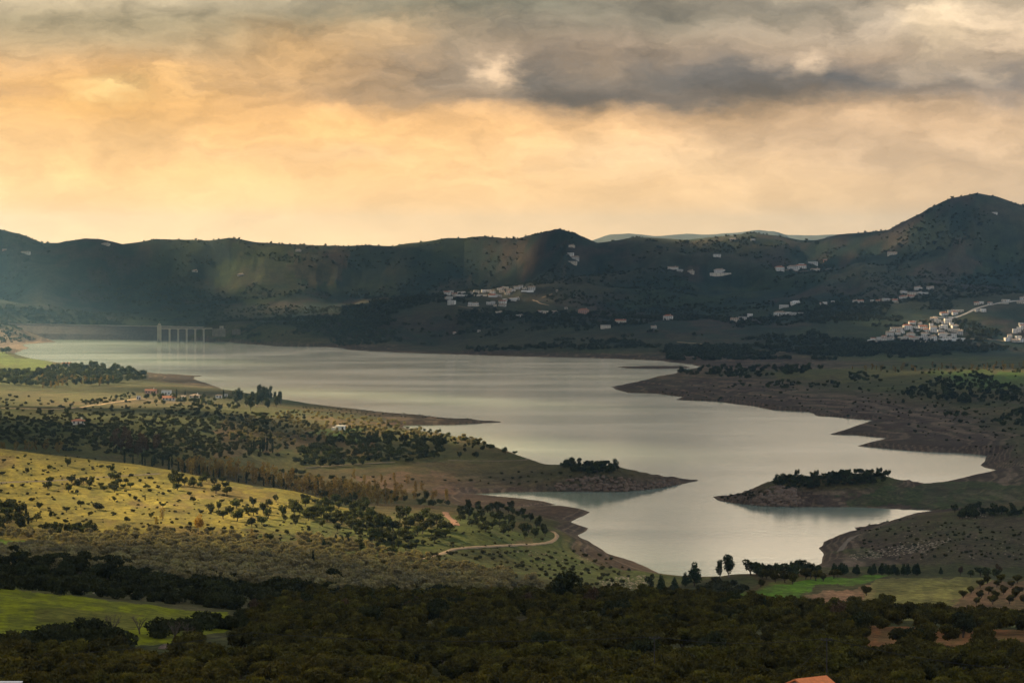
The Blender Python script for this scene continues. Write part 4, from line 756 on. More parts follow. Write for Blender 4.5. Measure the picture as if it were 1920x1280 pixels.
kind('pale_olive', 'olive_tree', 4.2, 'pale_olive', [crown(s + 20, lobed(s + 20, 7, 2.4, 1.6, 2.6, .32, .5), 420, .42, up=.3) for s in (1, 2, 3)], lambda i: limbs(i + 5, 3.2, .2, 4, 1.2, .28))
kind('oak', 'oak_tree', 6.0, 'oak', [crown(s + 40, lobed(s + 40, nl, rx_, rz_, z_, .24, .5), nn, sz) for s, nl, rx_, rz_, z_, nn, sz in ((1, 9, 3.0, 2.4, 3.6, 620, .42), (2, 7, 3.9, 1.7, 3.2, 560, .44), (3, 10, 2.3, 3.0, 3.9, 520, .42), (4, 6, 3.2, 2.5, 3.4, 340, .46), (5, 12, 3.6, 2.2, 3.0, 760, .38), (6, 5, 2.6, 2.0, 2.6, 380, .42))], lambda i: limbs(i + 9, 5.0, .26, 4, 1.5, .25))
kind('blackoak', 'oak_tree', 6.0, 'blackoak', [crown(s + 50, lobed(s + 50, 10, 3.1, 2.5, 3.5, .28, .5), 2200, .27, up=.3, elong=1.2) for s in (1, 2)], lambda i: limbs(i + 12, 5.0, .26, 5, 1.6, .22))
kind('pine', 'pine_tree', 9.0, 'pine', [crown(s + 60, [(0, 0, 2.6 + k * 1.35, 2.6 - k * .42, 2.6 - k * .42, 1.25) for k in range(5)] + [(random.uniform(-1.5, 1.5), random.uniform(-1.5, 1.5), 3 + k, 1.2, 1.2, .9) for k in range(4)], 900, .45) for s in (1, 2)], lambda i: MB().tube([(0, 0, -.6), (0, 0, 4), (.1, 0, 8)], [.3, .22, .06]))
kind('euc', 'eucalyptus_tree', 12.0, 'euc', [crown(s + 70, [(x * 1.5, y * 1.4, z, rr_, rr_, rr_ * 1.15) for x, y, z, rr_ in [(random.uniform(-1, 1), random.uniform(-1, 1), random.uniform(3.0, 10.8), random.uniform(.9, 1.6)) for _ in range(12)]] + [(0, 0, 6, 1.5, 1.5, 4)], 1100, .46) for s in (1, 2, 3)], lambda i: limbs(i + 20, 9.5, .3, 4, 1.3, .35), PALEBARK)
kind('cypress', 'cypress_tree', 9.0, 'cypress', [crown(s + 80, [(0, 0, 1.6 + k * 1.4, .85 - .11 * abs(k - 1.5), .85 - .11 * abs(k - 1.5), 1.3) for k in range(5)] + [(0, 0, 8.3, .28, .28, .9)], 420, .34, up=1.8) for s in (1, 2)], lambda i: MB().tube([(0, 0, -.5), (0, 0, 2), (0, 0, 7)], [.2, .16, .05]))
kind('poplar', 'poplar_tree', 9.5, 'poplar', [crown(s + 90, [(random.uniform(-.9, .9), random.uniform(-.9, .9), 2.0 + k * 1.15, random.uniform(.9, 1.7), random.uniform(.9, 1.7), 1.3) for k in range(6)], 380, .36, up=1.0) for s in (1, 2, 3, 4)], lambda i: MB().tube([(0, 0, -.5), (.1, 0, 4), (0, 0, 9)], [.18, .13, .04]), PALEBARK)
kind('yellow', 'yellow_tree', 8.0, 'yellow', [crown(101, lobed(101, 10, 2.7, 3.0, 4.8, .3, .5), 900, .34, up=.8)], lambda i: limbs(30, 6.5, .22, 5, 1.3, .25), PALEBARK)
kind('russet', 'russet_tree', 8.0, 'russet', [crown(s + 110, lobed(s + 110, 9, 2.7, 2.8, 4.6, .28, .5), 620, .34, up=1.0) for s in (1, 2)], lambda i: limbs(i + 33, 6.5, .2, 6, 1.6, .2))
kind('shrub', 'shrub', 2.2, 'shrub', [crown(s + 120, lobed(s + 120, 6, 1.5, 1.1, .9, .35, .55), 260, .32, up=.4) for s in (1, 2, 3)], None)
kind('darkshrub', 'scrub_bush', 2.4, 'blackoak', [crown(s + 130, lobed(s + 130, 8, 1.9, 1.3, 1.0, .3, .5), 900, .22, up=.6, elong=1.2) for s in (1, 2, 3)], None)
KIND['carob'] = Kind(); KIND['carob'].__dict__.update(KIND['oak'].__dict__); KIND['carob'].name = 'carob_tree'
KIND['holm'] = Kind(); KIND['holm'].__dict__.update(KIND['oak'].__dict__); KIND['holm'].name = 'holm_oak'
KIND['garden'] = Kind(); KIND['garden'].__dict__.update(KIND['oak'].__dict__); KIND['garden'].name = 'garden_tree'
kind('rose', 'almond_tree', 3.5, 'rose', [crown(140, lobed(140, 8, 2.0, 1.1, 2.3, .3, .45), 420, .16)], lambda i: limbs(44, 3.0, .14, 5, 1.3, .3, 3))
kind('rim', 'bush', 2.5, 'rim', [crown(145, lobed(145, 6, 1.3, 1.1, 1.3, .3, .5), 500, .16, up=.8)], None)
def base_xyz(p, sink=.15): return (p.x, p.y, p.z - sink)
def tree(key, p, h, label, cat='tree', group=None, wide=1.0):
    k = KIND[key]; s_ = h / k.h; i = random.randrange(len(k.cr)); rz = random.uniform(0, 6.283)
    if k.tr[0] is None:
        o = link(bpy.data.objects.new(k.name, k.cr[i])); o.location = base_xyz(p); o.rotation_euler = (0, 0, rz); o.scale = (s_ * wide, s_ * wide, s_); tag(o, label, cat, group); return o
    r = empty(k.name, base_xyz(p), rz, (s_ * wide, s_ * wide, s_)); link(bpy.data.objects.new('trunk', k.tr[i]), r); link(bpy.data.objects.new('crown', k.cr[i]), r); tag(r, label, cat, group); return r
def inpoly(x, y, P_):
    ins = False
    for i in range(len(P_)):
        ax, ay = P_[i]; bx, by = P_[(i + 1) % len(P_)]
        if (ay > y) != (by > y) and x < (bx - ax) * (y - ay) / (by - ay) + ax: ins = not ins
    return ins
def sample(poly, n_, seed, gap=.6, ymin=0, ymax=1e9):
    """ground points under an outline seen in the photograph, kept apart from one another"""
    r = random.Random(seed); xs = [p[0] for p in poly]; ys_ = [p[1] for p in poly]; out, tries = [], 0
    g = math.sqrt((max(xs) - min(xs)) * (max(ys_) - min(ys_)) / max(n_, 1)) * gap
    while len(out) < n_ and tries < n_ * 60:
        tries += 1; x, y = r.uniform(min(xs), max(xs)), r.uniform(min(ys_), max(ys_))
        if not inpoly(x, y, poly) or any(abs(x - a_) < g and abs(y - b_) < g * .6 for a_, b_, _ in out[-400:]): continue
        p = place(x, y, ymin, ymax)
        if p is None or p.z < .2: continue
        out.append((x, y, p))
    return [o[2] for o in out]
STUFF = {}
def grove(key, poly, n_, h0, h1, seed, label, group, stuff=None, gap=.6, ymin=0, ymax=1e9, wide=1.0, cat='tree'):
    r = random.Random(seed)
    for p in sample(poly, n_, seed, gap, ymin, ymax):
        h = r.uniform(h0, h1)
        if stuff: STUFF.setdefault(stuff, []).append((key, p, h))
        else: tree(key, p, h, label, cat, group, wide * r.uniform(.9, 1.12))
def flush_stuff(name, label, cat):
    items = STUFF.get(name, [])
    if not items: return
    me = bpy.data.meshes.new(name + '_points'); me.vertices.add(len(items)); me.vertices.foreach_set('co', np.array([(p.x, p.y, p.z - .15) for _, p, _ in items], np.float32).ravel())
    srcs = []; var, scl, rot = [], [], []
    for key, p, h in items:
        k = KIND[key]; i = random.randrange(len(k.cr)); m_ = k.cr[i]
        if m_ not in srcs: srcs.append(m_)
        var.append(srcs.index(m_)); scl.append(h / k.h); rot.append(random.uniform(0, 6.283))
    for nm, ty, dat in (('var', 'INT', var), ('scl', 'FLOAT', scl), ('rot', 'FLOAT', rot)):
        at = me.attributes.new(nm, ty, 'POINT'); at.data.foreach_set('value', dat)
    o = link(bpy.data.objects.new(name, me)); tag(o, label, cat, kind='stuff')
    ng = bpy.data.node_groups.new(name, 'GeometryNodeTree'); ng.interface.new_socket('Geometry', in_out='INPUT', socket_type='NodeSocketGeometry'); ng.interface.new_socket('Geometry', in_out='OUTPUT', socket_type='NodeSocketGeometry')
    gi, go, jn = ng.nodes.new('NodeGroupInput'), ng.nodes.new('NodeGroupOutput'), ng.nodes.new('GeometryNodeJoinGeometry'); lk = ng.links.new
    def attr(nm, ty):
        a_ = ng.nodes.new('GeometryNodeInputNamedAttribute'); a_.data_type = ty; a_.inputs[0].default_value = nm; return a_.outputs[0]
    av, as_, ar = attr('var', 'INT'), attr('scl', 'FLOAT'), attr('rot', 'FLOAT'); cx = ng.nodes.new('ShaderNodeCombineXYZ'); lk(ar, cx.inputs[2])
    for i, m_ in enumerate(srcs):
        so_ = bpy.data.objects.new('crown', m_); oi = ng.nodes.new('GeometryNodeObjectInfo'); oi.inputs['Object'].default_value = so_; oi.inputs['As Instance'].default_value = True
        cmpn = ng.nodes.new('FunctionNodeCompare'); cmpn.data_type = 'INT'; cmpn.operation = 'EQUAL'; ii = [s_ for s_ in cmpn.inputs if s_.type == 'INT']; lk(av, ii[0]); ii[1].default_value = i
        ip = ng.nodes.new('GeometryNodeInstanceOnPoints'); lk(gi.outputs[0], ip.inputs['Points']); lk(oi.outputs['Geometry'], ip.inputs['Instance']); lk(cmpn.outputs[0], ip.inputs['Selection']); lk(cx.outputs[0], ip.inputs['Rotation']); lk(as_, ip.inputs['Scale']); lk(ip.outputs[0], jn.inputs[0])
    lk(jn.outputs[0], go.inputs[0]); md = o.modifiers.new('scatter', 'NODES'); md.node_group = ng

# --- near orchard: rows on the slope below the viewpoint
orch = []
rr = random.Random(11)
for j in range(58):
    for i in range(-60, 61):
        Y = 268 + j * 6.8 + rr.uniform(-1.5, 1.5); X = i * 6.8 + (j % 2) * 3.4 + rr.uniform(-1.6, 1.6); px = 960 + X / Y * F
        if not -60 < px < 1980: continue
        if rr.random() < .15: continue
        crest = np.interp(px, [0, 400, 600, 1050, 1300, 1920], [460, 500, 655, 655, 650, 620])
        if px < 480 and Y > 425 - max(0, px - 120) * .02 + (30 if px > 330 else 0): continue
        if Y > crest: continue
        p = ground(X, Y); pyv = HZ + (CH - p.z) * F / Y
        if pyv > 1345: continue
        if rr.random() < .93 and any(inpoly(px, pyv, q_) for q_ in ([(1625, 1196), (1700, 1188), (1730, 1200), (1690, 1248), (1630, 1246)], [(1735, 1194), (1830, 1192), (1815, 1240), (1745, 1244)], [(1860, 1192), (1990, 1194), (1990, 1252), (1850, 1250)], [(1455, 1192), (1500, 1190), (1495, 1212), (1450, 1212)])): continue
        if inpoly(px, pyv, [(120, 1205), (300, 1185), (420, 1185), (330, 1215), (180, 1228)]): continue
        orch.append((p, px, pyv))
orch.sort(key=lambda t: t[0].y)
GONE = 0
vis = [t for t in orch if t[2] < 1310]
ind = vis[:300]; rest = [t for t in orch if t not in ind] if False else [t for t in orch if id(t) not in {id(q) for q in ind}]
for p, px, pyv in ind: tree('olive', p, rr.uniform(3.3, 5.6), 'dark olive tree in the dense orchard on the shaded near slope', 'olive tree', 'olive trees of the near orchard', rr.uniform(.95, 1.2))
for p, px, pyv in rest: STUFF.setdefault('olive_orchard', []).append(('olive', p, rr.uniform(3.5, 5.0)))
flush_stuff('olive_orchard', 'upper rows of the dark olive orchard on the near slope', 'orchard')
# --- olive belt beyond the first crest, sunlit at its far edge
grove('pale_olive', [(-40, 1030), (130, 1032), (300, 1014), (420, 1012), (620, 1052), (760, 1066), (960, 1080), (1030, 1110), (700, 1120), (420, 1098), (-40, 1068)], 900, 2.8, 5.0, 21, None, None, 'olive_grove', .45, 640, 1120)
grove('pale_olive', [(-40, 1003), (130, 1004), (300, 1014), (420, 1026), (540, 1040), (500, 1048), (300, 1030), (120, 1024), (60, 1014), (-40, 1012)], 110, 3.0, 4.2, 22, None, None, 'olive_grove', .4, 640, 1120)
flush_stuff('olive_grove', 'silvery olive groves in the hollow beyond the dark slope', 'olive grove')
# --- dark scrub on the left of the hollow
grove('darkshrub', [(-30, 1066), (200, 1075), (480, 1098), (700, 1118), (900, 1118), (900, 1150), (640, 1160), (560, 1148), (420, 1143), (250, 1126), (-30, 1104)], 190, 2.0, 4.4, 23, 'dark leafy scrub bush on the shaded bank behind the green field', 'scrub bushes behind the green field', None, .5, 545, 900, cat='bush')
grove('blackoak', [(-30, 1062), (200, 1070), (300, 1085), (250, 1100), (-30, 1095)], 22, 4.5, 6.5, 24, 'dark round oak on the shaded bank behind the green field', 'dark oaks behind the green field', None, .5, 545, 800)
grove('darkshrub', [(0, 1205), (110, 1190), (190, 1195), (260, 1215), (240, 1232), (0, 1238)], 26, 2.6, 4.2, 25, 'dense dark bush in the hedge along the foot of the green field', 'hedge bushes below the green field', None, .5, 380, 520, cat='bush')
grove('darkshrub', [(285, 1195), (400, 1185), (600, 1180), (600, 1160), (420, 1172), (330, 1180)], 24, 2.4, 4.0, 26, 'dark bush at the right end of the green field', 'bushes at the end of the green field', None, .5, 380, 600, cat='bush')
def one(key, px, py, h, label, cat='tree', wide=1.0, ymin=0, group=None):
    p = place(px, py, ymin)
    if p is not None: return tree(key, p, h, label, cat, group, wide)
one('blackoak', 1055, 1136, 8.8, 'tall black-green tree rising above the orchard crest in the centre', wide=.95); one('blackoak', 18, 1052, 5.5, 'dark dome-shaped tree at the left edge before the bright green strip', wide=1.35, ymin=640)
one('russet', 1105, 1150, 6.5, 'brownish half-bare tree right of the tall dark tree'); one('russet', 985, 1150, 5.5, 'brownish half-bare tree left of the tall dark tree'); one('russet', 1570, 1178, 6.5, 'brown leafy bush standing above the orchard crest before the ploughed field')
one('blackoak', 1368, 1156, 5.6, 'small dark tree on the crest before the bright green field', wide=.8); one('cypress', 1434, 1160, 5.0, 'tiny pointed dark tree on the orchard crest'); one('blackoak', 630, 1102, 6.0, 'big round dark tree among the silvery olives', ymin=600)
grove('russet', [(620, 1160), (760, 1146), (960, 1140), (1000, 1146), (760, 1160)], 9, 3.6, 5.6, 511, 'brownish half-bare tree along the orchard crest left of centre', 'half-bare trees on the orchard crest', None, .7, 500, 700)
grove('blackoak', [(600, 1165), (1000, 1150), (1600, 1175), (1900, 1200), (1500, 1250), (700, 1260)], 14, 4.4, 6.4, 512, 'darker taller tree rising among the orchard olives', 'darker trees among the olives', None, .8, 330, 640)
one('rose', 598, 1192, 4.0, 'pink blossoming almond tree among the dark olives', 'almond tree'); one('russet', 480, 1165, 5.5, 'rust brown tree in the dark hedge at the end of the field'); one('russet', 560, 1162, 5.0, 'second rust brown tree in the dark hedge'); one('rim', 332, 1283, 2.0, 'bright yellow-green shoots at the bottom edge', 'bush')
for px, py, h, lab in [(208, 1192, 5.2, 'tall bare tree standing in the green field'), (262, 1188, 4.6, 'spreading bare tree right of the tall one in the green field'), (325, 1200, 4.8, 'bare tree with low forked trunk by the hedge'), (348, 1204, 4.6, 'rightmost bare forked tree by the hedge'), (300, 1186, 3.8, 'small bare tree before the dark hedge'), (490, 1190, 4.4, 'dark bare tree over a gap in the hedge'), (545, 1296, 5.5, 'leafless branches catching light at the bottom edge')]:
    p = place(px, py); s_ = h / 4.6; r = empty('bare_tree', base_xyz(p), random.uniform(0, 6), s_); tag(r, lab, 'bare tree'); limbs(int(px), 4.2, .15, 6, 1.5, .24, 9).build('trunk', BARK, r)
# --- left lit hill
for i, (px, py, h, key, lab) in enumerate([(93, 906, 4.5, 'oak', 'round dark tree, left one of two beside the faint track'), (134, 905, 5, 'oak', 'round dark tree, right one of two beside the faint track'), (208, 898, 5, 'oak', 'left tree of the pair on the upper slope'), (217, 900, 4.6, 'oak', 'right tree of the pair on the upper slope'),
    (125, 960, 3.6, 'oak', 'small lone tree with a long shadow on the lower slope'), (95, 969, 3.4, 'pine', 'small conical tree low on the sunlit slope'), (170, 985, 3.6, 'oak', 'small dark tree above the lower olive row'), (183, 955, 4, 'shrub', 'grey-green bush in the middle of the sunlit slope'), (272, 938, 3.2, 'cypress', 'slim dark tree alone on the sunlit slope'),
    (372, 996, 7.4, 'yellow', 'large pale yellow tree on the sunlit slope'), (304, 975, 6, 'poplar', 'thin yellowish tree left of the large yellow one'), (293, 985, 4.5, 'poplar', 'thin pale tree on the sunlit slope'), (472, 1008, 4.5, 'poplar', 'thin tree right of the large yellow tree'), (587, 1060, 5.5, 'cypress', 'lone slim cypress by the track end'),
    (505, 1022, 5, 'oak', 'round dark tree low on the slope near the path'), (210, 885, 3.8, 'oak', 'dark tree on the slope crest'), (75, 1012, 4.6, 'pale_olive', 'silvery tree standing in the bright green strip'), (166, 998, 4.2, 'oak', 'squat tree behind the olive row'), (175, 1004, 7, 'oak', 'broad dark oak above the silvery olives')]): one(key, px, py, h, lab, ymin=700)
grove('oak', [(-20, 950), (12, 945), (42, 962), (40, 1000), (-20, 1005)], 16, 5, 8, 31, 'dark tree in the clump at the left edge below the sunlit slope', 'clump at the left edge', None, .5, 900)
grove('cypress', [(15, 975), (50, 965), (60, 985), (45, 1000)], 4, 5, 7.5, 32, 'slim conifer beside the clump at the left edge', 'conifers at the left edge', None, .5, 900)
grove('oak', [(80, 998), (150, 992), (180, 1006), (100, 1012)], 16, 3.5, 5, 33, 'dark bush-like tree in the line under the sunlit slope', 'tree line under the sunlit slope', None, .5, 900)
grove('shrub', [(0, 860), (200, 870), (420, 920), (600, 960), (620, 1030), (420, 1015), (200, 1000), (0, 990)], 110, .5, 2.0, 34, 'small grey-green shrub on the sunlit grass slope', 'shrubs on the sunlit slope', None, .5, 950, 1450, cat='shrub')
grove('oak', [(0, 850), (200, 868), (420, 920), (560, 950), (620, 1030), (420, 1012), (200, 998), (0, 985)], 46, 2.0, 4.4, 501, 'dark evergreen tree dotted over the sunlit slope', 'evergreens dotted over the sunlit slope', None, .6, 950, 1450)
grove('pale_olive', [(200, 990), (420, 1000), (600, 1030), (640, 1045), (420, 1030), (200, 1012)], 80, 2.0, 3.6, 502, None, None, 'slope_bushes', .4, 950, 1450)
grove('shrub', [(0, 850), (200, 868), (420, 920), (600, 960), (640, 1040), (420, 1020), (200, 1000), (0, 990)], 330, .3, 1.3, 503, None, None, 'slope_bushes', .3, 950, 1450)
grove('shrub', [(600, 960), (860, 960), (1040, 1000), (1020, 1040), (640, 1045)], 160, .4, 1.4, 504, None, None, 'slope_bushes', .3, 950, 1450)
flush_stuff('slope_bushes', 'low tufts and bushes over the sunlit grass slope', 'bushes')
grove('oak', [(140, 905), (240, 905), (240, 925), (150, 922)], 12, 3.2, 4.6, 35, 'dark round tree in the clump high on the sunlit slope', 'clump high on the sunlit slope', None, .5, 950)
grove('oak', [(310, 890), (420, 905), (430, 930), (330, 918)], 16, 4, 5.5, 36, 'dark round tree in the clump by the crest path', 'clump by the crest', None, .5, 950)
grove('oak', [(380, 945), (500, 945), (560, 985), (420, 990)], 16, 3.5, 6, 37, 'dark round tree scattered on the lower right of the sunlit slope', 'trees on the lower right of the sunlit slope', None, .7, 950)
grove('holm', [(548, 935), (640, 925), (700, 950), (720, 985), (700, 1010), (600, 990), (550, 965)], 70, 3.5, 6, 38, 'round dark oak in the wood left of the red track', 'oaks left of the red track', None, .5, 1000)
grove('holm', [(690, 975), (750, 960), (800, 975), (855, 990), (840, 1015), (700, 1025)], 42, 4, 7, 39, 'dark tree in the thick wood above the pale track', 'trees above the pale track', None, .5, 1000)
grove('holm', [(860, 955), (900, 948), (960, 955), (1018, 985), (1024, 1005), (980, 1012), (900, 995), (858, 975)], 60, 3.5, 5.5, 40, 'round dark tree of the wood on the knoll by the shore', 'wood on the knoll', None, .5, 1000)
grove('pine', [(610, 1015), (670, 1010), (660, 1030), (605, 1030)], 7, 2.8, 4.4, 41, 'small conical tree in the group left of the pale track', 'small conical trees', None, .6, 1000)
grove('oak', [(650, 1025), (760, 1010), (800, 1020), (770, 1042), (690, 1038)], 18, 2.6, 4.6, 42, 'low round tree on the slope above the pale track', 'low trees above the pale track', None, .5, 1000)
# --- valley behind the hill: poplars, cypresses
grove('poplar', [(330, 880), (420, 880), (560, 905), (700, 925), (780, 945), (700, 950), (560, 928), (450, 905), (330, 888)], 90, 7, 10.5, 51, 'slender autumn-brown poplar in the valley behind the sunlit hill', 'autumn poplars in the valley', None, .4, 1380, 2000)
grove('cypress', [(220, 870), (300, 872), (400, 882), (520, 905), (640, 925), (560, 925), (430, 905), (300, 888)], 46, 4.5, 8, 52, 'dark slim cypress standing among the autumn poplars', 'cypresses among the poplars', None, .4, 1380, 2000)
grove('russet', [(192, 830), (225, 815), (300, 840), (298, 862), (240, 855)], 16, 7, 10, 53, 'reddish brown bare-looking tree in the clump behind the hill', 'russet trees behind the hill', None, .5, 1380, 2000)
grove('poplar', [(0, 838), (120, 840), (110, 850), (0, 846)], 14, 5, 7, 54, 'yellowish tree along the crest at the left edge', 'yellowish trees at the left edge', None, .5, 1420, 2000)
grove('poplar', [(640, 895), (760, 905), (850, 940), (760, 945)], 20, 5, 8, 55, 'pale yellowish tree at the mouth of the valley', 'yellowish trees at the valley mouth', None, .5, 1380, 2000)
grove('oak', [(450, 890), (560, 885), (640, 905), (700, 925), (860, 945), (800, 958), (640, 940), (540, 920)], 46, 4, 6.5, 56, 'dark tree in the wooded valley floor beside the poplars', 'dark trees of the valley floor', 'lakeside_wood', .5, 1380, 2000)
grove('cypress', [(470, 835), (510, 832), (512, 850), (470, 852)], 13, 5, 9, 57, 'slim pointed cypress of the small stand below the red olive grove', 'cypress stand below the red grove', None, .3, 1500, 2100)
# --- mid land
grove('oak', [(545, 848), (600, 828), (680, 815), (760, 818), (840, 835), (828, 862), (690, 872), (560, 880)], 210, 3.5, 7.5, 61, 'dark tree of the wood below the white villa', 'wood below the white villa', 'lakeside_wood', .4, 1400, 2300)
grove('pale_olive', [(420, 788), (560, 772), (760, 795), (930, 830), (900, 838), (700, 815), (560, 832), (430, 830)], 190, 2.8, 4.2, 62, None, None, 'hillside_grove', .4, 1500, 2500)
grove('shrub', [(-20, 780), (120, 778), (350, 768), (560, 778), (460, 850), (320, 868), (180, 850), (-20, 832)], 420, 1.6, 3.4, 63, None, None, 'hillside_grove', .4, 1450, 2400)
grove('oak', [(-20, 775), (200, 800), (300, 790), (450, 800), (420, 860), (310, 868), (140, 830), (-20, 815)], 60, 3, 5, 64, 'round dark tree dotted over the shaded scrub slope', 'trees dotted over the scrub slope', 'lakeside_wood', .8, 1450, 2400)
grove('shrub', [(0, 850), (300, 870), (600, 930), (1000, 880), (1180, 895), (1100, 912), (850, 905), (560, 885)], 120, 1.0, 2.0, 65, None, None, 'hillside_grove', .5, 1420, 2200)
grove('shrub', [(840, 1035), (1100, 1030), (1180, 1055), (1180, 1100), (900, 1090), (700, 1060)], 150, .8, 2.2, 66, None, None, 'hillside_grove', .5, 900, 1300)
grove('shrub', [(1600, 985), (1700, 970), (1920, 990), (1920, 1050), (1620, 1045)], 150, .6, 1.6, 67, None, None, 'hillside_grove', .5, 1100, 1450)
grove('shrub', [(1180, 735), (1500, 720), (1920, 740), (1920, 860), (1650, 800)], 90, .6, 3.0, 68, None, None, 'hillside_grove', .5, 1800, 3200)
grove('shrub', [(560, 762), (760, 775), (920, 789), (760, 783), (600, 775)], 60, .8, 1.8, 69, None, None, 'hillside_grove', .4, 2200, 2700)
grove('oak', [(-20, 778), (200, 775), (400, 775), (560, 785), (620, 812), (480, 860), (320, 868), (140, 830), (-20, 815)], 300, 2.2, 5.2, 401, None, None, 'hillside_grove', .35, 1450, 2500)
grove('shrub', [(-20, 740), (250, 752), (480, 775), (560, 765), (600, 800), (560, 860), (-20, 830)], 420, 1.4, 3.2, 402, None, None, 'hillside_grove', .3, 1450, 2600)
grove('oak', [(620, 800), (760, 800), (900, 825), (960, 840), (900, 846), (760, 818), (640, 820)], 90, 2.4, 4.4, 403, None, None, 'hillside_grove', .35, 1500, 2500)
grove('pale_olive', [(560, 1000), (700, 1030), (860, 1060), (960, 1080), (700, 1070), (560, 1045)], 120, 2.6, 4.0, 404, None, None, 'hillside_grove', .35, 900, 1200)
grove('shrub', [(1180, 730), (1400, 715), (1925, 735), (1925, 900), (1860, 850), (1650, 790)], 230, .4, 1.8, 405, None, None, 'hillside_grove', .3, 1700, 3200)
grove('oak', [(1500, 718), (1925, 705), (1925, 830), (1800, 800), (1600, 740)], 80, 1.6, 5.0, 406, None, None, 'hillside_grove', .5, 1700, 3200)
flush_stuff('hillside_grove', 'low scrub and small olives over the shaded slopes round the lake', 'scrub')
for px, py, h, lab in [(862, 858, 4.5, 'round tree at the left on the green headland'), (872, 848, 3.6, 'small tree behind the round one on the headland'), (893, 858, 5.4, 'larger dark tree alone on the green headland'), (905, 842, 3.4, 'tiny tree near the headland skyline'), (897, 835, 5.2, 'dark tree on the headland skyline, left'), (947, 850, 6.4, 'large dark tree on the headland skyline'), (965, 852, 3.6, 'low bush-like tree right of the large headland tree')]: one('oak', px, py, h, lab, ymin=1500)
grove('carob', [(975, 845), (1025, 850), (1030, 858), (985, 852)], 16, 3.5, 5, 71, 'dark tree in the row along the headland edge', 'row along the headland edge', None, .5, 1500, 2000)
grove('carob', [(1030, 857), (1075, 862), (1120, 866), (1158, 870), (1162, 886), (1120, 892), (1075, 886), (1040, 870)], 78, 2.2, 5.8, 72, 'dark tree of the dense clump on the rocky point', 'clump on the rocky point', None, .4, 1500, 2000)
grove('carob', [(1440, 905), (1480, 893), (1560, 888), (1630, 884), (1680, 897), (1640, 908), (1560, 913), (1480, 920)], 150, 1.6, 5.4, 73, 'dark tree of the wood on the rocky islet', 'wood on the rocky islet', None, .35, 1480, 1800)
grove('shrub', [(1340, 934), (1430, 918), (1440, 930), (1380, 940)], 30, .8, 1.8, 74, 'brown waterside bush at the tip of the islet', 'bushes at the tip of the islet', None, .4, 1480, 1800, cat='shrub')
grove('euc', [(440, 752), (490, 746), (528, 752), (524, 768), (470, 772), (440, 765)], 24, 9, 15, 75, 'tall dark eucalyptus in the stand against the water', 'eucalyptus stand by the hamlet', None, .4, 2000, 2900)
grove('garden', [(262, 742), (330, 745), (440, 748), (450, 772), (360, 768), (270, 758)], 46, 3.5, 6.5, 76, 'dark garden tree among the hamlet houses', 'garden trees of the hamlet', None, .4, 2000, 2900)
for px, h in ((331, 9), (347, 8), (419, 9)): one('cypress', px, 746, h, {331: 'pointed cypress left of the narrow grey hamlet house', 347: 'pointed conifer right of the narrow grey hamlet house', 419: 'tall cypress at the right of the hamlet'}[px], ymin=2000)
grove('garden', [(165, 763), (240, 748), (255, 745), (250, 738), (160, 755)], 22, 3, 5, 77, 'low dark tree along the pale road', 'trees along the pale road', None, .5, 2000, 2900)
grove('oak', [(-20, 700), (60, 700), (120, 690), (200, 685), (278, 702), (268, 715), (200, 724), (60, 726), (-20, 720)], 280, 5, 10, 78, 'dark tree of the wooded hill at the left shore', 'wooded hill at the left shore', 'lakeside_wood', .4, 2500, 3800)
grove('poplar', [(60, 715), (200, 712), (230, 722), (80, 728)], 26, 7, 10, 79, 'yellowish tree at the foot of the wooded left hill', 'yellowish trees at the wooded hill foot', None, .4, 2500, 3800)
for px, h in ((5, 9), (12, 12)): one('oak', px, 662, h, 'tree on the knoll at the far left shore' if px > 8 else 'smaller tree at the picture edge on the far left knoll', ymin=2500)
# --- right shore
grove('oak', [(1262, 697), (1330, 690), (1420, 688), (1500, 690), (1560, 692), (1480, 705), (1400, 712), (1280, 704)], 105, 5, 8.5, 81, None, None, 'right_shore_wood', .35, 2200, 3400)
grove('oak', [(1690, 738), (1750, 715), (1840, 705), (1860, 718), (1925, 735), (1925, 755), (1800, 758), (1700, 750)], 150, 5, 8, 82, None, None, 'right_shore_wood', .35, 1900, 3200)
flush_stuff('right_shore_wood', 'dark thick woods on the right shore plateau', 'wood')
grove('oak', [(1590, 700), (1620, 698), (1648, 710), (1640, 718), (1592, 716)], 22, 4.5, 7, 83, 'dark tree in the clump standing in the pale meadow', 'clump in the pale meadow', 'lakeside_wood', .4, 2200, 3300)
grove('oak', [(1425, 722), (1490, 716), (1510, 722), (1480, 730), (1430, 728)], 22, 3.5, 6, 84, 'dark tree of the band below the right shore wood', 'band below the right shore wood', 'lakeside_wood', .4, 2200, 3300)
grove('oak', [(1370, 728), (1410, 726), (1405, 718), (1375, 718)], 6, 3.5, 5.5, 85, 'dark tree left below the right shore wood', 'trees left below the shore wood', None, .5, 2200, 3300)
grove('oak', [(1515, 722), (1575, 718), (1570, 728), (1520, 730)], 9, 4, 6, 86, 'dark tree in the small group right of the wood band', 'small group right of the wood band', None, .5, 2200, 3300)
grove('oak', [(1770, 778), (1785, 778), (1815, 780), (1812, 784), (1770, 784)], 6, 4.5, 6.5, 87, 'dark tree in the lone group on the brown shore', 'lone group on the brown shore', None, .6, 1700, 3000)
grove('oak', [(1860, 790), (1925, 765), (1925, 800), (1880, 800)], 26, 4, 6, 88, 'dark tree at the right edge above the inlet', 'trees above the inlet', 'lakeside_wood', .5, 1700, 3000)
grove('poplar', [(1570, 690), (1920, 686), (1920, 695), (1620, 698)], 34, 5, 9, 89, 'thin brownish tree on the right plateau skyline', 'brownish trees on the right plateau', None, .4, 2600, 3500)
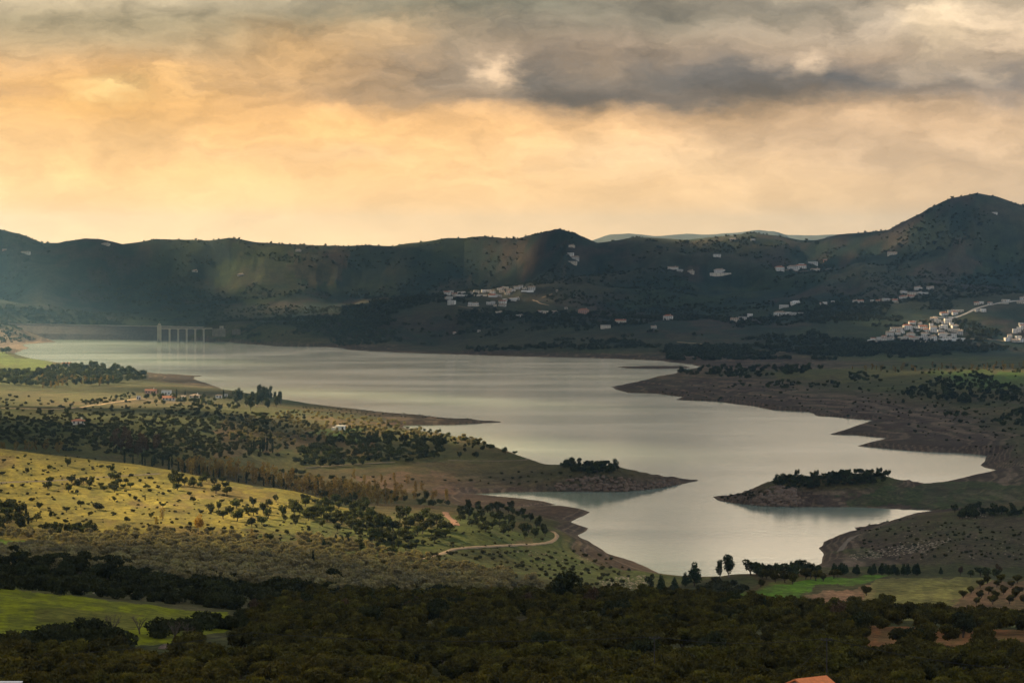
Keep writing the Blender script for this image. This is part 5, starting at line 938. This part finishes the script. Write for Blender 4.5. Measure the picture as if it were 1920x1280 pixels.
grove('oak', [(1640, 690), (1920, 688), (1920, 702), (1660, 704)], 36, 3.5, 6, 90, 'dark tree dotted along the back of the green meadow', 'trees at the back of the green meadow', 'lakeside_wood', .6, 2600, 3500)
# --- far side of the near bay, middle field
grove('oak', [(1775, 965), (1830, 952), (1850, 962), (1925, 952), (1925, 966), (1850, 972), (1790, 974)], 34, 3.2, 5, 91, 'dark round tree above the stony brown slope', 'trees above the stony slope', None, .4, 1150, 1500)
grove('oak', [(1400, 1078), (1440, 1074), (1530, 1074), (1535, 1080), (1420, 1084)], 20, 4, 6.4, 92, 'dark round tree of the row between the field and the water', 'tree row between field and water', None, .4, 900, 1200)
grove('olive', [(1420, 1086), (1540, 1080), (1580, 1082), (1540, 1092), (1470, 1095)], 12, 3, 4.2, 93, 'round olive tree on the near side of the row by the field', 'olives in front of the row', None, .5, 850, 1100)
grove('pine', [(1560, 1074), (1720, 1074), (1730, 1079), (1570, 1079)], 34, 3.4, 5, 94, 'green hedge tree behind the pale field', 'hedge trees behind the pale field', None, .35, 900, 1200)
one('euc', 1368, 1082, 9.5, 'tall tree with a double crown against the water', ymin=850, wide=1.15); one('euc', 1350, 1084, 7, 'smaller half of the double-crowned tree group', ymin=850); one('pine', 1302, 1098, 8.6, 'broad conical tree left of the double-crowned one', ymin=850, wide=1.15)
one('pine', 1285, 1100, 5.4, 'small tree at the left foot of the broad conical tree', ymin=850); one('euc', 1220, 1118, 8.2, 'grey-green tall tree in the gully at the left', ymin=850); one('pine', 1240, 1112, 6.6, 'round dark tree beside the grey-green gully tree', ymin=850); one('pine', 1265, 1110, 5.5, 'dark rounded tree left of the broad conical tree', ymin=850); one('euc', 1262, 1125, 5.5, 'small grey-green tree at the bottom of the gully', ymin=850)
grove('shrub', [(1290, 1118), (1340, 1088), (1400, 1100), (1370, 1130), (1310, 1135)], 46, 1.6, 3.2, 95, 'dark bush covering the gully bank left of the green field', 'bushes on the gully bank', None, .4, 750, 1100, cat='shrub')
for px, py, h, key, lab in [(1427, 1100, 2.8, 'olive', 'tiny olive alone on the brown edge of the green field'), (1625, 1116, 3.6, 'olive', 'small tree in the pale field'), (1602, 1140, 4.6, 'olive', 'bushy olive group at the near edge of the pale field, left'), (1618, 1146, 4.2, 'olive', 'second olive of the group at the near edge of the pale field'), (1660, 1142, 5.2, 'olive', 'large olive at the near edge of the pale field'), (1645, 1148, 4, 'olive', 'lower olive beside the large one at the field edge'),
    (1764, 1077, 3.4, 'pine', 'small conical tree behind the pale field'), (1801, 1078, 4.6, 'russet', 'brownish tree right of the small conical one'), (1838, 1080, 5.4, 'oak', 'left dark tree of the group behind the pale field'), (1852, 1082, 5, 'oak', 'middle dark tree of the group behind the pale field'), (1868, 1081, 4.6, 'oak', 'right dark tree of the group behind the pale field'), (1820, 1081, 3.2, 'oak', 'small dark tree left of the group behind the pale field'), (1873, 1076, 5, 'russet', 'brown tree behind the group')]: one(key, px, py, h, lab, ymin=700)
k_ = 0
for row, (y0, x0, x1, st_) in enumerate([(1092, 1852, 1925, 27), (1100, 1838, 1925, 30), (1112, 1822, 1925, 29), (1122, 1806, 1925, 32), (1133, 1830, 1925, 31)]):
    x = x0
    while x < x1: one('olive', x + random.uniform(-3, 3), y0 + random.uniform(-1.5, 1.5), random.uniform(2.6, 3.5), 'small round olive in the planted rows on red soil', 'olive tree', group='olives planted on red soil', ymin=700); x += st_
flush_stuff('lakeside_wood', 'dark woods and thickets on the left shore and the right plateau', 'wood')
# --- far hills: woods and scrub
fr_ = random.Random(77)
def far_scatter(n_, x0, x1, Y0, Y1, h0, h1, key, test=None):
    c_ = 0
    for _ in range(n_ * 4):
        if c_ >= n_: break
        px = fr_.uniform(x0, x1); Y = fr_.uniform(Y0, Y1); p = ground((px - 960) / F * Y, Y)
        if p.z < 2.2: continue
        ry_ = float(np.interp(px, [r_[0] for r_ in RIDGE], [r_[2] for r_ in RIDGE]))
        if abs(Y - ry_) < 90 and fr_.random() < .75: continue
        d = vnoise(np.array([p.x / 140.]), np.array([p.y / 140.]), 7)[0] * .6 + vnoise(np.array([p.x / 37.]), np.array([p.y / 37.]), 9)[0] * .4
        if d < (test or .5): continue
        STUFF.setdefault('far_woodland', []).append((key, p, h0 + (h1 - h0) * fr_.random() ** 2.4)); c_ += 1
kind('farbush', 'tree', 5.0, 'farscrub', [crown(s + 160, lobed(s + 160, 4, 3.2, 2.4, 2.2, .4, .6), 110, .95) for s in (1, 2, 3)], None)
far_scatter(22000, -30, 1950, 4250, 5800, 1.0, 6.0, 'farbush', .44)
far_scatter(3500, 620, 1950, 3750, 4400, 3.0, 7.0, 'farbush', .5)
far_scatter(1600, 1250, 1950, 3560, 3850, 4, 8, 'farbush', .45)
far_scatter(500, 420, 900, 4330, 4700, 4.5, 8, 'farbush', .4)
far_scatter(420, -30, 230, 4560, 4740, 3, 8, 'farbush', .4)
for px, py in [(1330 + i * 1.2, 430) for i in range(0)]: pass
sky_r = random.Random(5)
for x0, x1, n_ in [(270, 300, 6), (330, 380, 7), (540, 580, 8), (600, 700, 10), (800, 835, 12), (1040, 1085, 22), (1180, 1215, 12), (1395, 1440, 16), (1600, 1680, 8), (1820, 1870, 8), (1895, 1925, 12), (60, 110, 6), (850, 1020, 14), (500, 540, 6)]:
    for _ in range(n_):
        px = sky_r.uniform(x0, x1); Y = float(np.interp(px, [r_[0] for r_ in RIDGE], [r_[2] for r_ in RIDGE])) - sky_r.uniform(-6, 20); STUFF['far_woodland'].append(('farbush', ground((px - 960) / F * Y, Y), sky_r.uniform(1.8, 4.6)))
for px, py, h in [(388, 612, 12), (394, 612, 13), (400, 612, 14), (405, 612, 12)]:
    p = place(px, py, 4300); tree('oak', p, h * .8, 'big dark round tree by the bridge control house', 'tree', 'big trees by the control house', 1.3) if p is not None else None
flush_stuff('far_woodland', 'dark woods and scrub over the far hillsides', 'woodland')

# ------------------------------------------------------------------ stones
def rock_mesh(seed, mat):
    r = np.random.default_rng(seed); import bmesh
    bm = bmesh.new(); bmesh.ops.create_icosphere(bm, subdivisions=2, radius=1.0)
    for v in bm.verts:
        d = v.co.normalized(); f = .75 + .35 * float(vnoise(np.array([d.x * 2.3 + seed]), np.array([d.y * 2.3 + d.z * 3.1]), seed)[0]); v.co = Vector((d.x * f, d.y * f * .8, d.z * f * .6))
    me = bpy.data.meshes.new('stone'); bm.to_mesh(me); bm.free(); me.materials.append(mat); return me
stm = var_mat('pale_limestone', (.34, .27, .19), .9, .25, 1.0, .3); brm = var_mat('brown_rock', (.17, .115, .08), .9, .35, 1.2, .5)
for key, mt in (('stone', stm), ('crag', brm)):
    k = Kind(); k.name, k.h, k.cr, k.tr = 'stone', 1.0, [rock_mesh(s, mt) for s in (3, 4, 5)], [None] * 3; KIND[key] = k
grove('stone', [(1122, 1090), (1165, 1080), (1212, 1078), (1215, 1102), (1140, 1106)], 260, .35, .7, 301, None, None, 'stones', .3, 900, 1300)
grove('stone', [(1585, 1040), (1700, 1020), (1760, 1008), (1790, 1012), (1730, 1035), (1650, 1045), (1600, 1050)], 170, .35, .9, 302, None, None, 'stones', .3, 1100, 1400)
grove('stone', [(1600, 1000), (1700, 975), (1800, 990), (1925, 1010), (1925, 1045), (1700, 1050), (1600, 1035)], 110, .25, .7, 303, None, None, 'stones', .3, 1100, 1400)
grove('stone', [(960, 1030), (1120, 1040), (1110, 1075), (1000, 1060)], 50, .3, .7, 304, None, None, 'stones', .3, 1000, 1300)
grove('stone', [(30, 1100), (200, 1095), (300, 1115), (120, 1112)], 46, .3, .8, 305, None, None, 'stones', .3, 545, 800)
grove('stone', [(40, 1130), (200, 1140), (220, 1165), (40, 1160)], 30, .12, .25, 306, None, None, 'stones', .3, 430, 600)
grove('stone', [(1490, 1130), (1590, 1102), (1620, 1100), (1560, 1150)], 26, .15, .4, 307, None, None, 'stones', .3, 750, 1000)
grove('stone', [(1800, 965), (1870, 962), (1870, 972), (1800, 975)], 14, .4, .9, 308, None, None, 'stones', .3, 1100, 1500)
flush_stuff('stones', 'pale stones strewn over the brown slopes', 'stones')
grove('crag', [(1405, 948), (1425, 925), (1450, 908), (1490, 915), (1500, 948)], 90, 1.0, 2.8, 311, None, None, 'cliff_rocks', .3, 1480, 1560)
grove('crag', [(1040, 918), (1050, 893), (1160, 890), (1200, 905), (1280, 905), (1250, 914), (1180, 920)], 130, .8, 2.3, 312, None, None, 'cliff_rocks', .3, 1550, 1680)
flush_stuff('cliff_rocks', 'broken brown rock along the foot of the two points', 'rocks')
p = place(308, 1215); o = link(bpy.data.objects.new('boulder', KIND['crag'].cr[0])); o.location = p; o.scale = (1.5, 1.2, 1.3); o.rotation_euler = (.1, -.3, .2); tag(o, 'slanting brown boulder among the dark olives', 'boulder')

# ------------------------------------------------------------------ near things: poles, wires, roofs at the lower edge
wood = var_mat('grey_pole_wood', (.05, .042, .035), .9, .25, 3.0); wirem = var_mat('black_wire', (.02, .02, .02), .6, .1, 1.0); ins_ = var_mat('insulator', (.12, .11, .10), .4, .1, 1.0)
def pole(px, pytop, Y, h, lab):
    X = (px - 960) / F * Y; g = ground(X, Y); zt = ZY(pytop, Y); r = empty('utility_pole', (X, Y, g.z)); tag(r, lab, 'utility pole'); H = zt - g.z
    MB().tube([(0, 0, -.8), (0, 0, H)], [.11, .07], 8).build('post', wood, r); ca_ = MB().box(-.75, .75, -.05, .05, H - .35, H - .23).build('crossarm', wood, r)
    for x in (-.65, 0, .65): MB().tube([(x, 0, H - .25), (x, 0, H - .02)], [.05, .035], 6).build('insulator', ins_, ca_)
    return Vector((X, Y, zt - .05))
t1 = pole(1550, 1195, 330, 9, 'slim pole standing above the orange roof'); t2 = pole(1227, 1192, 360, 9, 'faint slim pole in the middle of the orchard')
def wire(a_, b_, sag, lab, rad=.035):
    pts_ = [a_.lerp(b_, t) - Vector((0, 0, 4 * sag * t * (1 - t))) for t in [i / 24 for i in range(25)]]; o = MB().tube(pts_, rad, 5).build('wire', wirem); tag(o, lab, 'cable')
W_ = lambda px, py, Y: Vector(((px - 960) / F * Y, Y, ZY(py, Y)))
wire(W_(-150, 1232, 400), W_(470, 1185, 395), 1.2, 'sagging dark wire across the green field and the left olives'); wire(W_(470, 1185, 395), t2, 1.0, 'dark wire running from the field to the faint slim pole'); wire(t2, t1, .8, 'dark wire between the two slim poles'); wire(t1, W_(2050, 1262, 310), 1.0, 'dark wire leaving the right pole toward the right edge')
wire(t1, W_(1500, 1250, 322), .1, 'thin stay wire slanting left from the right pole', .02)
Yh = 300.0; r = house('cottage', ((1540 - 960) / F * Yh, Yh, ZY(1277, Yh) - 3.75), 4, 2.8, 4, .55, PINK, 'gable', var_mat('orange_tiles', (.75, .22, .07), .8, .2, 2.0), 2); tag(r, 'small house with bright orange tiled roof at the bottom edge', 'house')
Yw = 250.0; r = empty('white_terrace', ((20 - 960) / F * Yw, Yw, ZY(1279.5, Yw))); tag(r, 'white parapet wall cut by the lower left corner', 'terrace'); MB().box(-1.6, 1.0, 0, .5, -6, 0).build('wall', WHITE[0], r); MB().box(-1.7, 1.1, -.08, .58, 0, .09).build('coping', WHITE[0], r)

# ------------------------------------------------------------------ labels that single each one out
groups_ = {}
for o in list(sc.objects):
    if o.parent is None and o.get('group') and o.get('label'): groups_.setdefault((o['group'], o['label']), []).append(o)
for (g_, lab), os_ in groups_.items():
    n_ = len(os_)
    if n_ < 2 or n_ > 60 or 'white house' in lab: continue
    if n_ <= 20: rows_ = [(os_, '')]
    else:
        so2 = sorted(os_, key=lambda o: o.location.y); k_ = math.ceil(n_ / 20) if n_ > 40 else 2; c_ = math.ceil(n_ / k_); nm_ = ['front', 'back'] if k_ == 2 else ['front', 'middle', 'back']
        rows_ = [(so2[i * c_:(i + 1) * c_], ' in the ' + nm_[i]) for i in range(k_)]
    for row_, suf in rows_:
        for i, o in enumerate(sorted(row_, key=lambda o: o.location.x / o.location.y)):
            o['label'] = f'{lab}, {ORD[i]} from left{suf}' if len(f'{lab}, {ORD[i]} from left{suf}'.split()) <= 16 else lab

# ------------------------------------------------------------------ haze: the air of the whole valley
hm = bpy.data.materials.new('valley_air'); hm.use_nodes = True; ht = hm.node_tree; ht.nodes.clear()
pv = N(ht, 'ShaderNodeVolumePrincipled'); pv.inputs['Color'].default_value = (.25, .49, .77, 1); pv.inputs['Density'].default_value = HAZE_D; pv.inputs['Anisotropy'].default_value = .55
ho = N(ht, 'ShaderNodeOutputMaterial'); ht.links.new(pv.outputs[0], ho.inputs['Volume'])
tag(MB().box(-11500, 11500, -11500, 11500, -16, 330).build('haze', hm), 'thin evening haze filling the valley', 'haze', kind='stuff')
